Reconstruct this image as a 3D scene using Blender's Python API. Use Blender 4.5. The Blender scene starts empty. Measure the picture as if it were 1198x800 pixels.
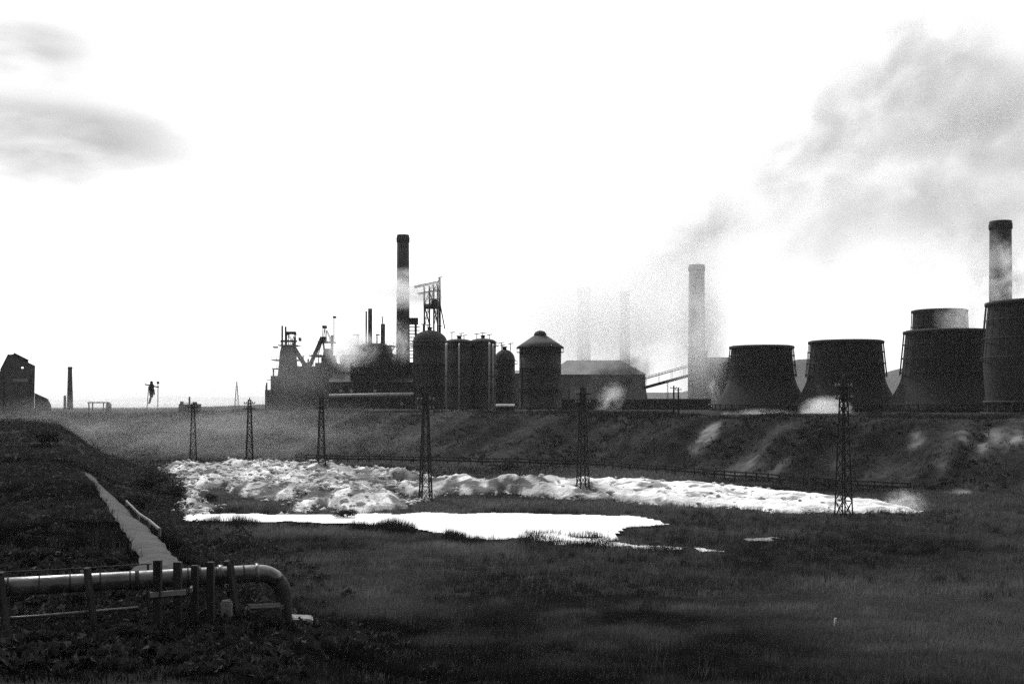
import bpy, math, random
import numpy as np
from mathutils import Vector, Matrix

random.seed(7)
rng = np.random.default_rng(7)
SC = bpy.context.scene
COL = SC.collection
F = 1331.0            # focal length in photograph pixels (40 mm on 36 mm, 1198 px wide)
ZC = 12.3             # camera height above the valley floor
ZP = 9.1              # plateau of the works above the valley floor

# ------------------------------------------------------------------ noise
def _hash(ix, iy, s):
    h = (ix.astype(np.int64) * 374761393 + iy.astype(np.int64) * 668265263 + s * 1442695041) & 0x7fffffff
    h = (h ^ (h >> 13)) * 1274126177 & 0x7fffffff
    h = h ^ (h >> 16)
    return (h & 0xffff) / 65535.0
def vnoise(x, y, s=0):
    x = np.asarray(x, float); y = np.asarray(y, float)
    ix = np.floor(x); iy = np.floor(y); fx = x - ix; fy = y - iy
    fx = fx * fx * (3 - 2 * fx); fy = fy * fy * (3 - 2 * fy)
    a = _hash(ix, iy, s); b = _hash(ix + 1, iy, s); c = _hash(ix, iy + 1, s); d = _hash(ix + 1, iy + 1, s)
    return (a * (1 - fx) + b * fx) * (1 - fy) + (c * (1 - fx) + d * fx) * fy
def fbm(x, y, s=0, o=4):
    t = 0; a = 1; n = 0
    for k in range(o):
        t = t + a * vnoise(x * 2 ** k + 13.7 * k, y * 2 ** k - 7.1 * k, s + k); n += a; a *= .5
    return t / n
def sst(a, b, x):
    t = np.clip((x - a) / (b - a), 0, 1)
    return t * t * (3 - 2 * t)

# ------------------------------------------------------------------ terrain
BE_Y = [0, 36, 45, 70, 97, 133, 160, 204, 240, 300]
BE_X = [-1, -3.2, -6.8, -17.5, -28.5, -44, -54, -70, -86, -105]
TO_X = [-400, -90, -60, -20, 0, 14, 46, 66, 120, 400]
TO_Y = [262, 250, 240, 225, 218, 212, 160, 147, 128, 60]
def toe(x): return np.interp(x, TO_X, TO_Y)
def height(x, y):
    x = np.asarray(x, float); y = np.asarray(y, float)
    fld = np.interp(y, [-60, -5, 0, 3, 10, 20, 36, 45, 60, 95, 112], [10.8, 10.8, 10.6, 10, 7.3, 5, 3.2, 2.6, 1.6, .3, 0.0])
    bnk = np.interp(y, [-60, 0, 10, 20, 30, 36, 45, 70, 97, 133, 150, 230, 290], [10.8, 10.6, 8, 6, 4.9, 5.0, 6.0, 5.36, 4.9, 4.3, 4.6, 7.2, 9.1])
    bnk = bnk + np.clip((-x - 18 - .3 * y) * .03, 0, 1.6) * sst(40, 80, y) * (1 - sst(150, 280, y))
    be = np.interp(y, BE_Y, BE_X)
    w = sst(0, 7 + .03 * np.clip(y, 0, 300), be + 1.5 - x + 0)
    z = fld * (1 - w) + bnk * w
    t = toe(x)
    run = 42 + 6 * np.sin(x * .05) + 14 * (fbm(x * .06, x * 0, 45, 3) - .5)
    cr = (y - t) / run; f = np.clip(cr, 0, 1)
    e = ZP * (f * f * (3 - 2 * f) * .45 + f * .55)
    slope = np.clip(4 * f * (1 - f), 0, 1)
    gul = fbm((x * .9 - f * 16) * .16, f * 1.3, 31, 3) - .5
    e = e + slope * (gul * 7.5 + (fbm(x * .25, y * .25, 5, 3) - .5) * 1.2)
    e = e + 1.5 * (fbm(x * .07, y * .05, 46, 3) - .42) * sst(.6, .95, cr) * (1 - sst(1.15, 1.6, cr))
    z = np.maximum(z, e)
    far = sst(260, 400, y)
    z = z - 7.5 * sst(375, 470, y) * (1 - sst(-95, -45, x * 300 / np.maximum(y, 300) * 1.0)) * (1 - .0 * far)
    z = z + (fbm(x * .02, y * .02, 9, 3) - .5) * .9 * sst(200, 300, y) * (1 - sst(700, 1200, y))
    z = z + (fbm(x * .3, y * .3, 3, 3) - .5) * .35 * sst(8, 30, y) * (1 - .6 * far)
    return z
def H(x, y): return float(height(x, y))
def at(px, py, d): return Vector(((px - 599) / F * d, d, ZC + (468 - py) / F * d))
def floor_pt(px, py, z=0.0):
    d = (ZC - z) * F / (py - 468)
    return ((px - 599) / F * d, d)
def inpoly(poly, x, y):
    r = np.zeros(np.shape(x), bool); n = len(poly)
    for i in range(n):
        x1, y1 = poly[i]; x2, y2 = poly[(i + 1) % n]
        c = ((y1 > y) != (y2 > y)) & (x < (x2 - x1) * (y - y1) / (y2 - y1 + 1e-12) + x1)
        r ^= c
    return r

# ------------------------------------------------------------------ materials
def new_mat(name):
    m = bpy.data.materials.new(name); m.use_nodes = True
    nt = m.node_tree; nt.nodes.clear()
    return m, nt, nt.nodes.new('ShaderNodeOutputMaterial')
def N(nt, t, **k):
    n = nt.nodes.new(t)
    for a, v in k.items(): setattr(n, a, v)
    return n
def math_n(nt, op, a, b=None, clamp=False):
    n = N(nt, 'ShaderNodeMath', operation=op, use_clamp=clamp)
    for i, v in enumerate((a, b)):
        if v is None: continue
        if hasattr(v, 'is_output') or isinstance(v, bpy.types.NodeSocket): nt.links.new(v, n.inputs[i])
        else: n.inputs[i].default_value = v
    return n.outputs[0]
def mat(name, lo, hi, scale=1.0, rough=.9, stretch=(1, 1, 1), bump=0.0, bscale=None, contrast=(.3, .7), metal=0.0, spec=.3, brick=None, wave=None, attr=None, speck=None):
    m, nt, out = new_mat(name); L = nt.links.new
    b = N(nt, 'ShaderNodeBsdfPrincipled')
    b.inputs['Roughness'].default_value = rough; b.inputs['Metallic'].default_value = metal
    b.inputs['Specular IOR Level'].default_value = spec
    tc = N(nt, 'ShaderNodeTexCoord'); mp = N(nt, 'ShaderNodeMapping'); mp.inputs['Scale'].default_value = stretch
    L(tc.outputs['Object'], mp.inputs['Vector'])
    no = N(nt, 'ShaderNodeTexNoise'); no.inputs['Scale'].default_value = scale; no.inputs['Detail'].default_value = 8; no.inputs['Roughness'].default_value = .65
    L(mp.outputs[0], no.inputs['Vector'])
    mr = N(nt, 'ShaderNodeMapRange'); mr.inputs['From Min'].default_value = contrast[0]; mr.inputs['From Max'].default_value = contrast[1]
    mr.inputs['To Min'].default_value = lo; mr.inputs['To Max'].default_value = hi
    L(no.outputs['Fac'], mr.inputs['Value'])
    val = mr.outputs[0]
    if brick:
        br = N(nt, 'ShaderNodeTexBrick'); br.inputs['Scale'].default_value = brick
        br.inputs['Color1'].default_value = (1, 1, 1, 1); br.inputs['Color2'].default_value = (.72, .72, .72, 1); br.inputs['Mortar'].default_value = (.55, .55, .55, 1)
        mp2 = N(nt, 'ShaderNodeMapping'); mp2.inputs['Rotation'].default_value = (math.radians(90), 0, 0)
        L(tc.outputs['Object'], mp2.inputs['Vector']); L(mp2.outputs[0], br.inputs['Vector'])
        val = math_n(nt, 'MULTIPLY', val, br.outputs['Color'])
    if wave:
        wv = N(nt, 'ShaderNodeTexWave', bands_direction='X'); wv.inputs['Scale'].default_value = wave; wv.inputs['Distortion'].default_value = .4
        L(tc.outputs['Object'], wv.inputs['Vector'])
        w2 = math_n(nt, 'MULTIPLY_ADD', wv.outputs['Fac'], .45); nt.nodes[-1].inputs[2].default_value = .6
        val = math_n(nt, 'MULTIPLY', val, w2)
    if attr:
        at_ = N(nt, 'ShaderNodeAttribute', attribute_name=attr)
        val = math_n(nt, 'MULTIPLY', val, at_.outputs['Fac'])
    if speck:
        n3 = N(nt, 'ShaderNodeTexNoise'); n3.inputs['Scale'].default_value = speck; n3.inputs['Detail'].default_value = 4; n3.inputs['Roughness'].default_value = .7
        L(tc.outputs['Object'], n3.inputs['Vector'])
        m3 = N(nt, 'ShaderNodeMapRange'); m3.inputs['From Min'].default_value = .36; m3.inputs['From Max'].default_value = .52; m3.inputs['To Min'].default_value = .62; L(n3.outputs['Fac'], m3.inputs['Value'])
        val = math_n(nt, 'MULTIPLY', val, m3.outputs[0])
    L(val, b.inputs['Base Color'])
    if bump:
        n2 = N(nt, 'ShaderNodeTexNoise'); n2.inputs['Scale'].default_value = bscale or scale * 3; n2.inputs['Detail'].default_value = 6
        L(mp.outputs[0], n2.inputs['Vector'])
        bp = N(nt, 'ShaderNodeBump'); bp.inputs['Strength'].default_value = bump; bp.inputs['Distance'].default_value = .2
        L(n2.outputs['Fac'], bp.inputs['Height']); L(bp.outputs[0], b.inputs['Normal'])
    L(b.outputs[0], out.inputs['Surface'])
    return m

M = {}
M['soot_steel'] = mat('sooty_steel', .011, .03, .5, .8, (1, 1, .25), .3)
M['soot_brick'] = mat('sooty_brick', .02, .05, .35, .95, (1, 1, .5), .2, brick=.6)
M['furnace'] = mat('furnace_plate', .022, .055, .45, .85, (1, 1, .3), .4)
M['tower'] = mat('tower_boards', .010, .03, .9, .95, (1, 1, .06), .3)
M['tower_trim'] = mat('tower_trim', .02, .05, 1.2, .9)
M['chimney'] = mat('chimney_brick', .02, .055, .3, .95, (1, 1, .35), .2, brick=.8)
M['pale_chimney'] = mat('smoke_paled_concrete', .12, .26, .25, .95, (1, 1, .3), .1)  # concrete lightened so its colour carries part of the drifting smoke's paleness
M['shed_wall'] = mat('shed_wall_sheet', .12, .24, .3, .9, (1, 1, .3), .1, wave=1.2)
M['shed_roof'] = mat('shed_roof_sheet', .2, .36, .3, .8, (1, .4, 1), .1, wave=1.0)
M['white_roof'] = mat('white_corrugated_roof', .55, .85, 1.2, .7, wave=3.0)
M['pale_paint'] = mat('pale_paint', .25, .5, .8, .6, (1, 1, .2))
M['pylon'] = mat('pylon_steel', .012, .03, 2, .7)
M['timber'] = mat('tarred_timber', .012, .04, 3, .9, (1, 1, .1), .3)
M['grey_timber'] = mat('weathered_timber', .12, .3, 4, .9, (1, 1, .15), .3)
M['pipe'] = mat('pipe_paint', .03, .09, 1.6, .32, (1, 1, 1), .35, 1.1, (.44, .56), spec=.9)
M['pipe_rust_dark'] = mat('dark_rusted_metal', .015, .05, 3, .8, (1, 1, 1), .2)
M['concrete'] = mat('concrete', .16, .34, 1.5, .95, (1, 1, 1), .4)
M['lime'] = mat('white_lime_spoil', .52, .9, .9, .95, (1, 1, 1), 1.0, 2.6, (.36, .52), attr='tone', speck=5.0)
M['pond'] = mat('white_lime_pond', .72, .88, .12, .45, (1, 1, 1), .05, 2.0, spec=.5)
M['path'] = mat('trodden_path', .028, .065, 1.2, .95, (1, 1, 1), .5)
M['ground'] = mat('scrub_ground', .008, .036, .35, 1, (1, 1, 1), .8, 1.2, attr='tone', spec=.1)
M['grass'] = mat('dry_grass', .8, 1.2, .3, .9, attr='tone', spec=.12)
def add_translucency(m, f):
    nt = m.node_tree; b = next(n for n in nt.nodes if n.type == 'BSDF_PRINCIPLED'); out = next(n for n in nt.nodes if n.type == 'OUTPUT_MATERIAL')
    tr = nt.nodes.new('ShaderNodeBsdfTranslucent'); mx = nt.nodes.new('ShaderNodeMixShader'); mx.inputs[0].default_value = f
    src = b.inputs['Base Color'].links[0].from_socket
    nt.links.new(src, tr.inputs['Color']); nt.links.new(b.outputs[0], mx.inputs[1]); nt.links.new(tr.outputs[0], mx.inputs[2]); nt.links.new(mx.outputs[0], out.inputs['Surface'])
add_translucency(M['grass'], .5)
M['leaf'] = mat('dark_leaves', .016, .045, 2.5, .8, spec=.15)
add_translucency(M['leaf'], .25)
M['hazed_brick'] = mat('haze_paled_brick', .07, .14, .4, .95, (1, 1, .5), .2, brick=.6)  # brick lightened: the haze before the hopper house is put into its colour
M['hill'] = mat('hill_heath', .05, .09, .004, 1)
M['far_house'] = mat('far_stone', .1, .2, .05, 1)

# ------------------------------------------------------------------ mesh building
class MB:
    def __init__(s): s.v = []; s.f = []; s.sm = []
    def add(s, vs, fs, smooth=False):
        o = len(s.v); s.v += [tuple(p) for p in vs]
        for f in fs: s.f.append([i + o for i in f]); s.sm.append(smooth)
        return s
    def box(s, x0, x1, y0, y1, z0, z1):
        return s.add([(x0, y0, z0), (x1, y0, z0), (x1, y1, z0), (x0, y1, z0), (x0, y0, z1), (x1, y0, z1), (x1, y1, z1), (x0, y1, z1)],
                     [(0, 3, 2, 1), (4, 5, 6, 7), (0, 1, 5, 4), (1, 2, 6, 5), (2, 3, 7, 6), (3, 0, 4, 7)])
    def beam(s, p, q, w, h=None):
        p = Vector(p); q = Vector(q); h = h or w; d = (q - p).normalized()
        u = d.cross(Vector((0, 0, 1)))
        if u.length < .01: u = Vector((1, 0, 0))
        u.normalize(); v = u.cross(d); u = u * w / 2; v = v * h / 2
        vs = [a + b * u + c * v for a in (p, q) for b, c in ((-1, -1), (1, -1), (1, 1), (-1, 1))]
        return s.add(vs, [(0, 1, 2, 3), (7, 6, 5, 4), (0, 4, 5, 1), (1, 5, 6, 2), (2, 6, 7, 3), (3, 7, 4, 0)])
    def tube(s, pts, r, n=12):
        pts = [Vector(p) for p in pts]; vs = []; fs = []
        u = None
        for i, p in enumerate(pts):
            d = (pts[min(i + 1, len(pts) - 1)] - pts[max(i - 1, 0)]).normalized()
            if u is None:
                u = d.cross(Vector((0, 0, 1)))
                if u.length < .05: u = d.cross(Vector((0, 1, 0)))
            u = (u - d * u.dot(d)).normalized(); w = d.cross(u)
            rr = r[i] if isinstance(r, (list, tuple)) else r
            for k in range(n):
                a = 2 * math.pi * k / n; vs.append(p + u * math.cos(a) * rr + w * math.sin(a) * rr)
        for i in range(len(pts) - 1):
            for k in range(n):
                k2 = (k + 1) % n; fs.append((i * n + k, i * n + k2, (i + 1) * n + k2, (i + 1) * n + k))
        s.add(vs, fs, True)
        o = len(s.v) - len(vs)
        s.f.append([o + k for k in range(n)][::-1]); s.sm.append(False)
        s.f.append([o + (len(pts) - 1) * n + k for k in range(n)]); s.sm.append(False)
        return s
    def lathe(s, prof, n=32, c=(0, 0), closed=False):
        vs = [(c[0] + r * math.cos(2 * math.pi * k / n), c[1] + r * math.sin(2 * math.pi * k / n), z) for r, z in prof for k in range(n)]
        fs = []
        m = len(prof)
        for i in range(m if closed else m - 1):
            j = (i + 1) % m
            for k in range(n):
                k2 = (k + 1) % n; fs.append((i * n + k, i * n + k2, j * n + k2, j * n + k))
        s.add(vs, fs, True)
        if not closed:
            o = len(s.v) - len(vs)
            s.f.append([o + k for k in range(n)][::-1]); s.sm.append(False)
            s.f.append([o + (m - 1) * n + k for k in range(n)]); s.sm.append(False)
        return s
    def prism(s, poly, y0, y1):
        n = len(poly); vs = [(x, y0, z) for x, z in poly] + [(x, y1, z) for x, z in poly]
        fs = [list(range(n)), list(range(2 * n - 1, n - 1, -1))]
        for i in range(n): fs.append([i, n + i, n + (i + 1) % n, (i + 1) % n])
        return s.add(vs, fs)
    def build(s, name, m, parent=None, loc=(0, 0, 0)):
        me = bpy.data.meshes.new(name); me.from_pydata(s.v, [], s.f); me.update()
        me.polygons.foreach_set('use_smooth', s.sm); me.materials.append(m)
        import bmesh
        bm = bmesh.new(); bm.from_mesh(me); bmesh.ops.recalc_face_normals(bm, faces=bm.faces); bm.to_mesh(me); bm.free()
        o = bpy.data.objects.new(name, me); COL.objects.link(o); o.location = loc
        if parent: o.parent = parent
        return o
def tag(o, label=None, cat=None, group=None, kind=None):
    if label: o['label'] = label
    if cat: o['category'] = cat
    if group: o['group'] = group
    if kind: o['kind'] = kind
    return o
def thing(name, label, cat, loc, group=None, rz=0):
    o = bpy.data.objects.new(name, None); COL.objects.link(o); o.location = loc; o.rotation_euler = (0, 0, rz); o.empty_display_size = .5
    return tag(o, label, cat, group)
def copy_tree(o, parent=None):
    c = o.copy(); COL.objects.link(c)
    if parent: c.parent = parent
    for ch in list(o.children): copy_tree(ch, c)
    return c
def raw_mesh(name, verts, faces, m, tone=None, smooth=False):
    verts = np.asarray(verts, np.float32); faces = np.asarray(faces, np.int32); k = faces.shape[1]
    me = bpy.data.meshes.new(name)
    me.vertices.add(len(verts)); me.vertices.foreach_set('co', verts.ravel())
    me.loops.add(faces.size); me.loops.foreach_set('vertex_index', faces.ravel())
    me.polygons.add(len(faces)); me.polygons.foreach_set('loop_start', np.arange(0, faces.size, k, dtype=np.int32))
    if smooth: me.polygons.foreach_set('use_smooth', np.ones(len(faces), bool))
    me.update(calc_edges=True)
    if tone is not None:
        a = me.attributes.new('tone', 'FLOAT', 'POINT'); a.data.foreach_set('value', np.asarray(tone, np.float32))
    me.materials.append(m)
    o = bpy.data.objects.new(name, me); COL.objects.link(o)
    return o
class Fr:      # local frame of a thing that stands d metres away
    def __init__(s, px0, d, zb=None):
        s.px0 = px0; s.d = d; s.x = (px0 - 599) / F * d
        s.zb = (H(s.x, d) - .15) if zb is None else zb
        s.loc = (s.x, d, s.zb)
    def X(s, px): return (px - s.px0) / F * s.d
    def Z(s, py): return ZC + (468 - py) / F * s.d - s.zb
    def S(s, n): return n / F * s.d

# ------------------------------------------------------------------ ground
ys = np.concatenate([np.arange(-60, 30, 3.), np.arange(30, 300, 1.), np.arange(300, 620, 8.), np.geomspace(620, 3900, 40)])
xh = np.concatenate([np.arange(0, 120, 1.25), np.geomspace(120, 3000, 36)])
xs = np.concatenate([-xh[:0:-1], xh])
GX, GY = np.meshgrid(xs, ys)
GZ = height(GX, GY)
PATCH = [(825, 511, 9, 5, 12), (832, 507, 7, 4, 12), (818, 517, 4, 4, 6), (868, 549, 22, 8, 3.5), (905, 553, 14, 5, 3), (1166, 509, 7, 4, 11), (1158, 516, 7, 4, 11), (1149, 525, 6, 4, 8), (1139, 533, 5, 4, 4), (1070, 517, 5, 4, 6), (1078, 512, 4, 3, 4), (1128, 510, 6, 4, 5),
         (1190, 512, 10, 4, 7), (1100, 545, 8, 5, 2.4), (985, 550, 12, 8, 1.9), (570, 530, 60, 18, .6), (400, 515, 90, 20, .5), (240, 500, 60, 20, .6), (150, 490, 60, 12, .6), (1125, 577, 20, 2, 8), (480, 520, 60, 20, .4)]
t_ = toe(GX); fb = np.clip((GY - t_) / 45, 0, 1.3)
streak = fbm((GX * .9 - fb * 18) * .28, fb * 1.6, 33, 4)  # diagonal streaks that put the gully shading into the bank's tone
onbank = sst(-.05, .1, fb) * (1 - sst(1.05, 1.25, fb))
tone = .22 + .75 * fbm(GX * .06, GY * .06, 77, 4) + onbank * (5.5 * np.clip(streak - .5, 0, 1) + 1.6 * np.clip(fbm(GX * .5, GY * .3, 34, 4) - .48, 0, 1) - .32)
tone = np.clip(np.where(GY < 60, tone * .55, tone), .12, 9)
PXg = 599 + GX / np.maximum(GY, 1) * F; PYg = 468 - (GZ - ZC) / np.maximum(GY, 1) * F
PC = []
for px, py, sx, sy, a in PATCH:
    # a spill of pale slag lying on the bank at one place
    best = None
    for d in np.arange(120, 290, .5):
        p = at(px, py, d)
        if H(p.x, d) >= p.z: best = p; break
    if best is None: continue
    rx = sx / F * best.y; ry = max(sy / F * best.y * 4.5, 1.5)
    q = ((GX - best.x - (GY - best.y) * .4) / rx) ** 2 + ((GY - best.y) / ry) ** 2
    if a > 1.4: PC.append((best.x, best.y, rx, ry))
    tone = tone + 1.1 * a * np.exp(-q) * np.clip(fbm(GX * .5, GY * .5, 21, 3) * 2.6 - .5, .15, 1.5)
nx, ny = len(xs), len(ys)
idx = np.arange(nx * ny).reshape(ny, nx)
faces = np.stack([idx[:-1, :-1], idx[:-1, 1:], idx[1:, 1:], idx[1:, :-1]], -1).reshape(-1, 4)
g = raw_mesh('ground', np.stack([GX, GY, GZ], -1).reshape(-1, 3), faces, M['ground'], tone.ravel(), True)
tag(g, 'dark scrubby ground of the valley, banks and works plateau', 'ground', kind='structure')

# white spoil: outlines on the valley floor
def fp(pts, z=0.0): return [floor_pt(px, py, z) for px, py in pts]
SPOIL = [fp([(182, 551), (215, 547), (275, 547), (330, 546), (420, 550), (470, 556), (520, 562), (560, 566), (600, 567), (640, 566), (740, 565), (800, 567), (850, 570), (900, 576), (960, 581), (1000, 586), (1040, 592), (1072, 599),
             (1050, 601), (1020, 600), (985, 602), (955, 599), (930, 601), (880, 597), (840, 593), (800, 593), (760, 590), (700, 586), (640, 582), (600, 579), (540, 578), (505, 581), (480, 588), (470, 598), (430, 601), (400, 600), (394, 596), (375, 592), (362, 600), (335, 602), (345, 594), (352, 586), (331, 585), (285, 583), (262, 572), (236, 572),
             (232, 578), (250, 603), (214, 604), (220, 585), (216, 576), (222, 566), (205, 556)])]
HOLES = [fp([(262, 552), (292, 550), (300, 553), (275, 556)]), fp([(380, 553), (430, 551), (455, 555), (410, 558)]), fp([(560, 568), (610, 570), (600, 573), (565, 572)]), fp([(860, 583), (930, 588), (925, 591), (850, 587)]), fp([(690, 577), (750, 579), (740, 582), (700, 580)]), fp([(300, 556), (345, 553), (372, 556), (352, 560), (320, 560)]), fp([(395, 570), (440, 566), (455, 573), (425, 577)]), fp([(430, 585), (470, 578), (490, 583), (460, 590)]), fp([(455, 563), (520, 566), (510, 569), (470, 567)])]
POND = fp([(212, 605), (300, 604.5), (425, 603.5), (520, 602.5), (600, 603.5), (690, 605), (742, 606), (768, 611), (785, 617), (740, 619), (722, 626), (735, 634), (700, 640), (640, 639), (600, 635), (545, 633), (500, 624), (430, 617), (330, 614), (210, 613)])
SAND = [fp(p) for p in ([(730, 645), (765, 643), (800, 649), (796, 655), (750, 653)], [(812, 650), (830, 650), (838, 655), (818, 657)], [(870, 634), (910, 634), (905, 639), (872, 638)], [(640, 638), (720, 640), (745, 646), (700, 648), (640, 643)])]
sx = np.arange(-68, 56, .5); sy = np.arange(112, 216, .5)
X2, Y2 = np.meshgrid(sx, sy)
wob = lambda s: (fbm(X2 * .35, Y2 * .2, s, 3) - .5)
Xw = X2 + 3.0 * wob(41); Yw = Y2 + 7 * wob(42)
msk = inpoly(SPOIL[0], Xw, Yw).astype(float)
for h in HOLES: msk *= 1 - inpoly(h, Xw, Yw)
def blur(a, n):
    for _ in range(n):
        p = np.pad(a, 1, 'edge'); a = (p[1:-1, :-2] + p[1:-1, 2:] + p[:-2, 1:-1] + p[2:, 1:-1] + 2 * p[1:-1, 1:-1]) / 6
    return a
ms = blur(msk, 70); sh = blur(msk, 3)
lump = 1 - np.abs(fbm(X2 * .13, Y2 * .07, 55, 4) * 2 - 1)
lump2 = fbm(X2 * .6, Y2 * .4, 58, 4)
left = 1 - sst(0, 30, X2 - (Y2 - 160) * -.2)
bil = np.abs(fbm(X2 * .16 + 4, Y2 * .13, 101, 3) * 2 - 1) * 1.6 + np.abs(fbm(X2 * .42, Y2 * .33, 103, 3) * 2 - 1) * .9
hz = .08 + (.1 + (lump ** 2) * (.35 + .5 * left) + bil * (.28 + .42 * left)) * sst(.35, 1, ms) + (.75 * (fbm(X2 * .8, Y2 * .5, 60, 3) - .5)) * (.5 + .7 * left)
Z2 = height(X2, Y2) - .6 + .75 * sst(.35, .75, sh) + hz * sst(.4, .9, sh)
fleck = (fbm(X2 * .5, Y2 * .22, 111, 3) < .36 + .07 * left)
tn = np.where(fleck, .42 - .2 * left, 1.0) * np.clip(.5 + .65 * sst(.35, .7, fbm(X2 * .3, Y2 * .22, 71, 4)) + .9 * (1 - left), .4, 1.15) * np.clip(.62 + .7 * lump2, .5, 1.05)
idx = np.arange(X2.size).reshape(X2.shape)
keep = (sh[:-1, :-1] > .05)
faces = np.stack([idx[:-1, :-1], idx[:-1, 1:], idx[1:, 1:], idx[1:, :-1]], -1)[keep]
o = raw_mesh('spoil_ground', np.stack([X2, Y2, Z2], -1).reshape(-1, 3), faces, M['lime'], tn.ravel(), True)
tag(o, 'hummocky white lime spoil spread along the valley floor', 'spoil', kind='structure')
# loose clods on and around it
gy_, gx_ = np.gradient(sh); edge_ = (sh > .08) & (sh < .75)
je, ie = np.nonzero(edge_); ja, ia = np.nonzero(sh > .75)
pk = rng.integers(0, len(je), 1500); lf_ = np.nonzero(ia * .5 - 68 < -12)[0]; pa = np.concatenate([rng.choice(lf_, 1900), rng.integers(0, len(ja), 500)])
JJ = np.concatenate([je[pk], ja[pa]]); II = np.concatenate([ie[pk], ia[pa]])
ico = np.array([(0, 0, 1), (.9, 0, .3), (.28, .86, .3), (-.73, .53, .3), (-.73, -.53, .3), (.28, -.86, .3), (0, 0, -.6)])
icf = np.array([(0, 1, 2), (0, 2, 3), (0, 3, 4), (0, 4, 5), (0, 5, 1), (6, 2, 1), (6, 3, 2), (6, 4, 3), (6, 5, 4), (6, 1, 5)])
nc = len(JJ); cs = rng.gamma(2.0, .09, nc).clip(.07, .6)
cp = np.stack([sx[II] + rng.normal(0, .5, nc), sy[JJ] + rng.normal(0, .9, nc), np.maximum(Z2[JJ, II], height(sx[II], sy[JJ])) + cs * .1], -1)
cv = cp[:, None, :] + ico[None] * cs[:, None, None] * rng.uniform(.65, 1.25, (nc, 7, 1)) * np.array([1.3, 1.2, .8])
tag(raw_mesh('spoil_clods', cv.reshape(-1, 3), (icf[None] + (np.arange(nc) * 7)[:, None, None]).reshape(-1, 3), M['lime'], np.repeat(rng.uniform(.55, 1.05, nc), 7)), 'loose white clods scattered on and around the lime spoil', 'clods', kind='stuff')
# the flat white pond in front of it
def flat_sheet(name, poly, z, m, label, cat):
    a = np.array(poly); gx = np.arange(a[:, 0].min() - 1, a[:, 0].max() + 1, .5); gy = np.arange(a[:, 1].min() - 2, a[:, 1].max() + 2, .5)
    X, Y = np.meshgrid(gx, gy); k = inpoly(poly, X + 1.2 * (fbm(X * .4, Y * .3, 81, 3) - .5), Y + 3.5 * (fbm(X * .4, Y * .3, 82, 3) - .5))
    Z = np.maximum(height(X, Y), 0) * 0 + z + .03 * fbm(X * .5, Y * .5, 3, 2)
    i = np.arange(X.size).reshape(X.shape)
    kk = k[:-1, :-1] & k[1:, 1:] & k[1:, :-1] & k[:-1, 1:]
    f = np.stack([i[:-1, :-1], i[:-1, 1:], i[1:, 1:], i[1:, :-1]], -1)[kk]
    return tag(raw_mesh(name, np.stack([X, Y, Z], -1).reshape(-1, 3), f, m, np.ones(X.size), True), label, cat, kind='structure')
flat_sheet('pond', POND, .28, M['pond'], 'still white lime pond in front of the spoil', 'pond')
for s_, p in enumerate(SAND):
    a = np.array(p); gx = np.arange(a[:, 0].min() - 1, a[:, 0].max() + 1, .4); gy = np.arange(a[:, 1].min() - 2, a[:, 1].max() + 2, .4)
    X, Y = np.meshgrid(gx, gy); k = inpoly(p, X + 1.5 * (fbm(X * .5, Y * .4, 91, 3) - .5), Y + 4 * (fbm(X * .5, Y * .3, 92, 3) - .5))
    kk = k[:-1, :-1]; i = np.arange(X.size).reshape(X.shape)
    f = np.stack([i[:-1, :-1], i[:-1, 1:], i[1:, 1:], i[1:, :-1]], -1)[kk]
    if len(f): tag(raw_mesh('white_sand', np.stack([X, Y, height(X, Y) + .1], -1).reshape(-1, 3), f, M['lime'], np.full(X.size, .8 if s_ != 2 else .3), True),
        ['strip of white lime at the right end of the pond shore', 'small white lime patch right of the pond', 'faint pale lime streak in the dark marsh', 'grey white lime shore below the pond'][s_], 'lime patch', kind='structure')

# footpath on the left bank
def ray_ground(px, py):
    for d in np.arange(41, 200, .2):
        if H((px - 599) / F * d, d) >= ZC + (468 - py) / F * d: return ((px - 599) / F * d, d)
PATH = [p for p in (ray_ground(*q) for q in ((188, 662), (176, 643), (164, 627), (152, 612), (140, 598), (128, 584), (117, 571), (106, 558), (95, 549), (72, 544))) if p]
PATH_OLD = [(-14.2, 44), (-17.2, 52), (-20.5, 60), (-24.0, 70), (-29.5, 84), (-35.2, 97), (-42.5, 115), (-50.3, 133), (-53.5, 140), (-58, 146)]
pm = []; pf = []; yy = np.arange(41.0, PATH[-1][1], .4)
pxl = np.interp(yy, [p[1] for p in PATH], [p[0] for p in PATH]); pass
hw = np.interp(yy, [40, 60, 133], [.66, .74, .62])
K = 7
for i, y in enumerate(yy):
    for k in range(K):
        t = k / (K - 1) * 2 - 1
        x = pxl[i] + t * hw[i] * (1 + .25 * (vnoise(y * .7, t * 1.0, 3) - .5)) * 1.1
        pm.append((x, y, H(x, y) + .1 + .07 * (1 - t * t) + .05 * (vnoise(y * 1.1, 0, 6) > .5)))
for i in range(len(yy) - 1):
    for k in range(K - 1): pf.append((i * K + k, i * K + k + 1, (i + 1) * K + k + 1, (i + 1) * K + k))
tag(raw_mesh('path', pm, pf, M['path'], np.ones(len(pm)), True), 'worn footpath climbing along the left bank', 'path', kind='structure')
def path_dist(x, y):
    return np.where(y < 41.2, 9, np.abs(x - np.interp(y, yy, pxl)) - np.interp(y, yy, hw))

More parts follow.
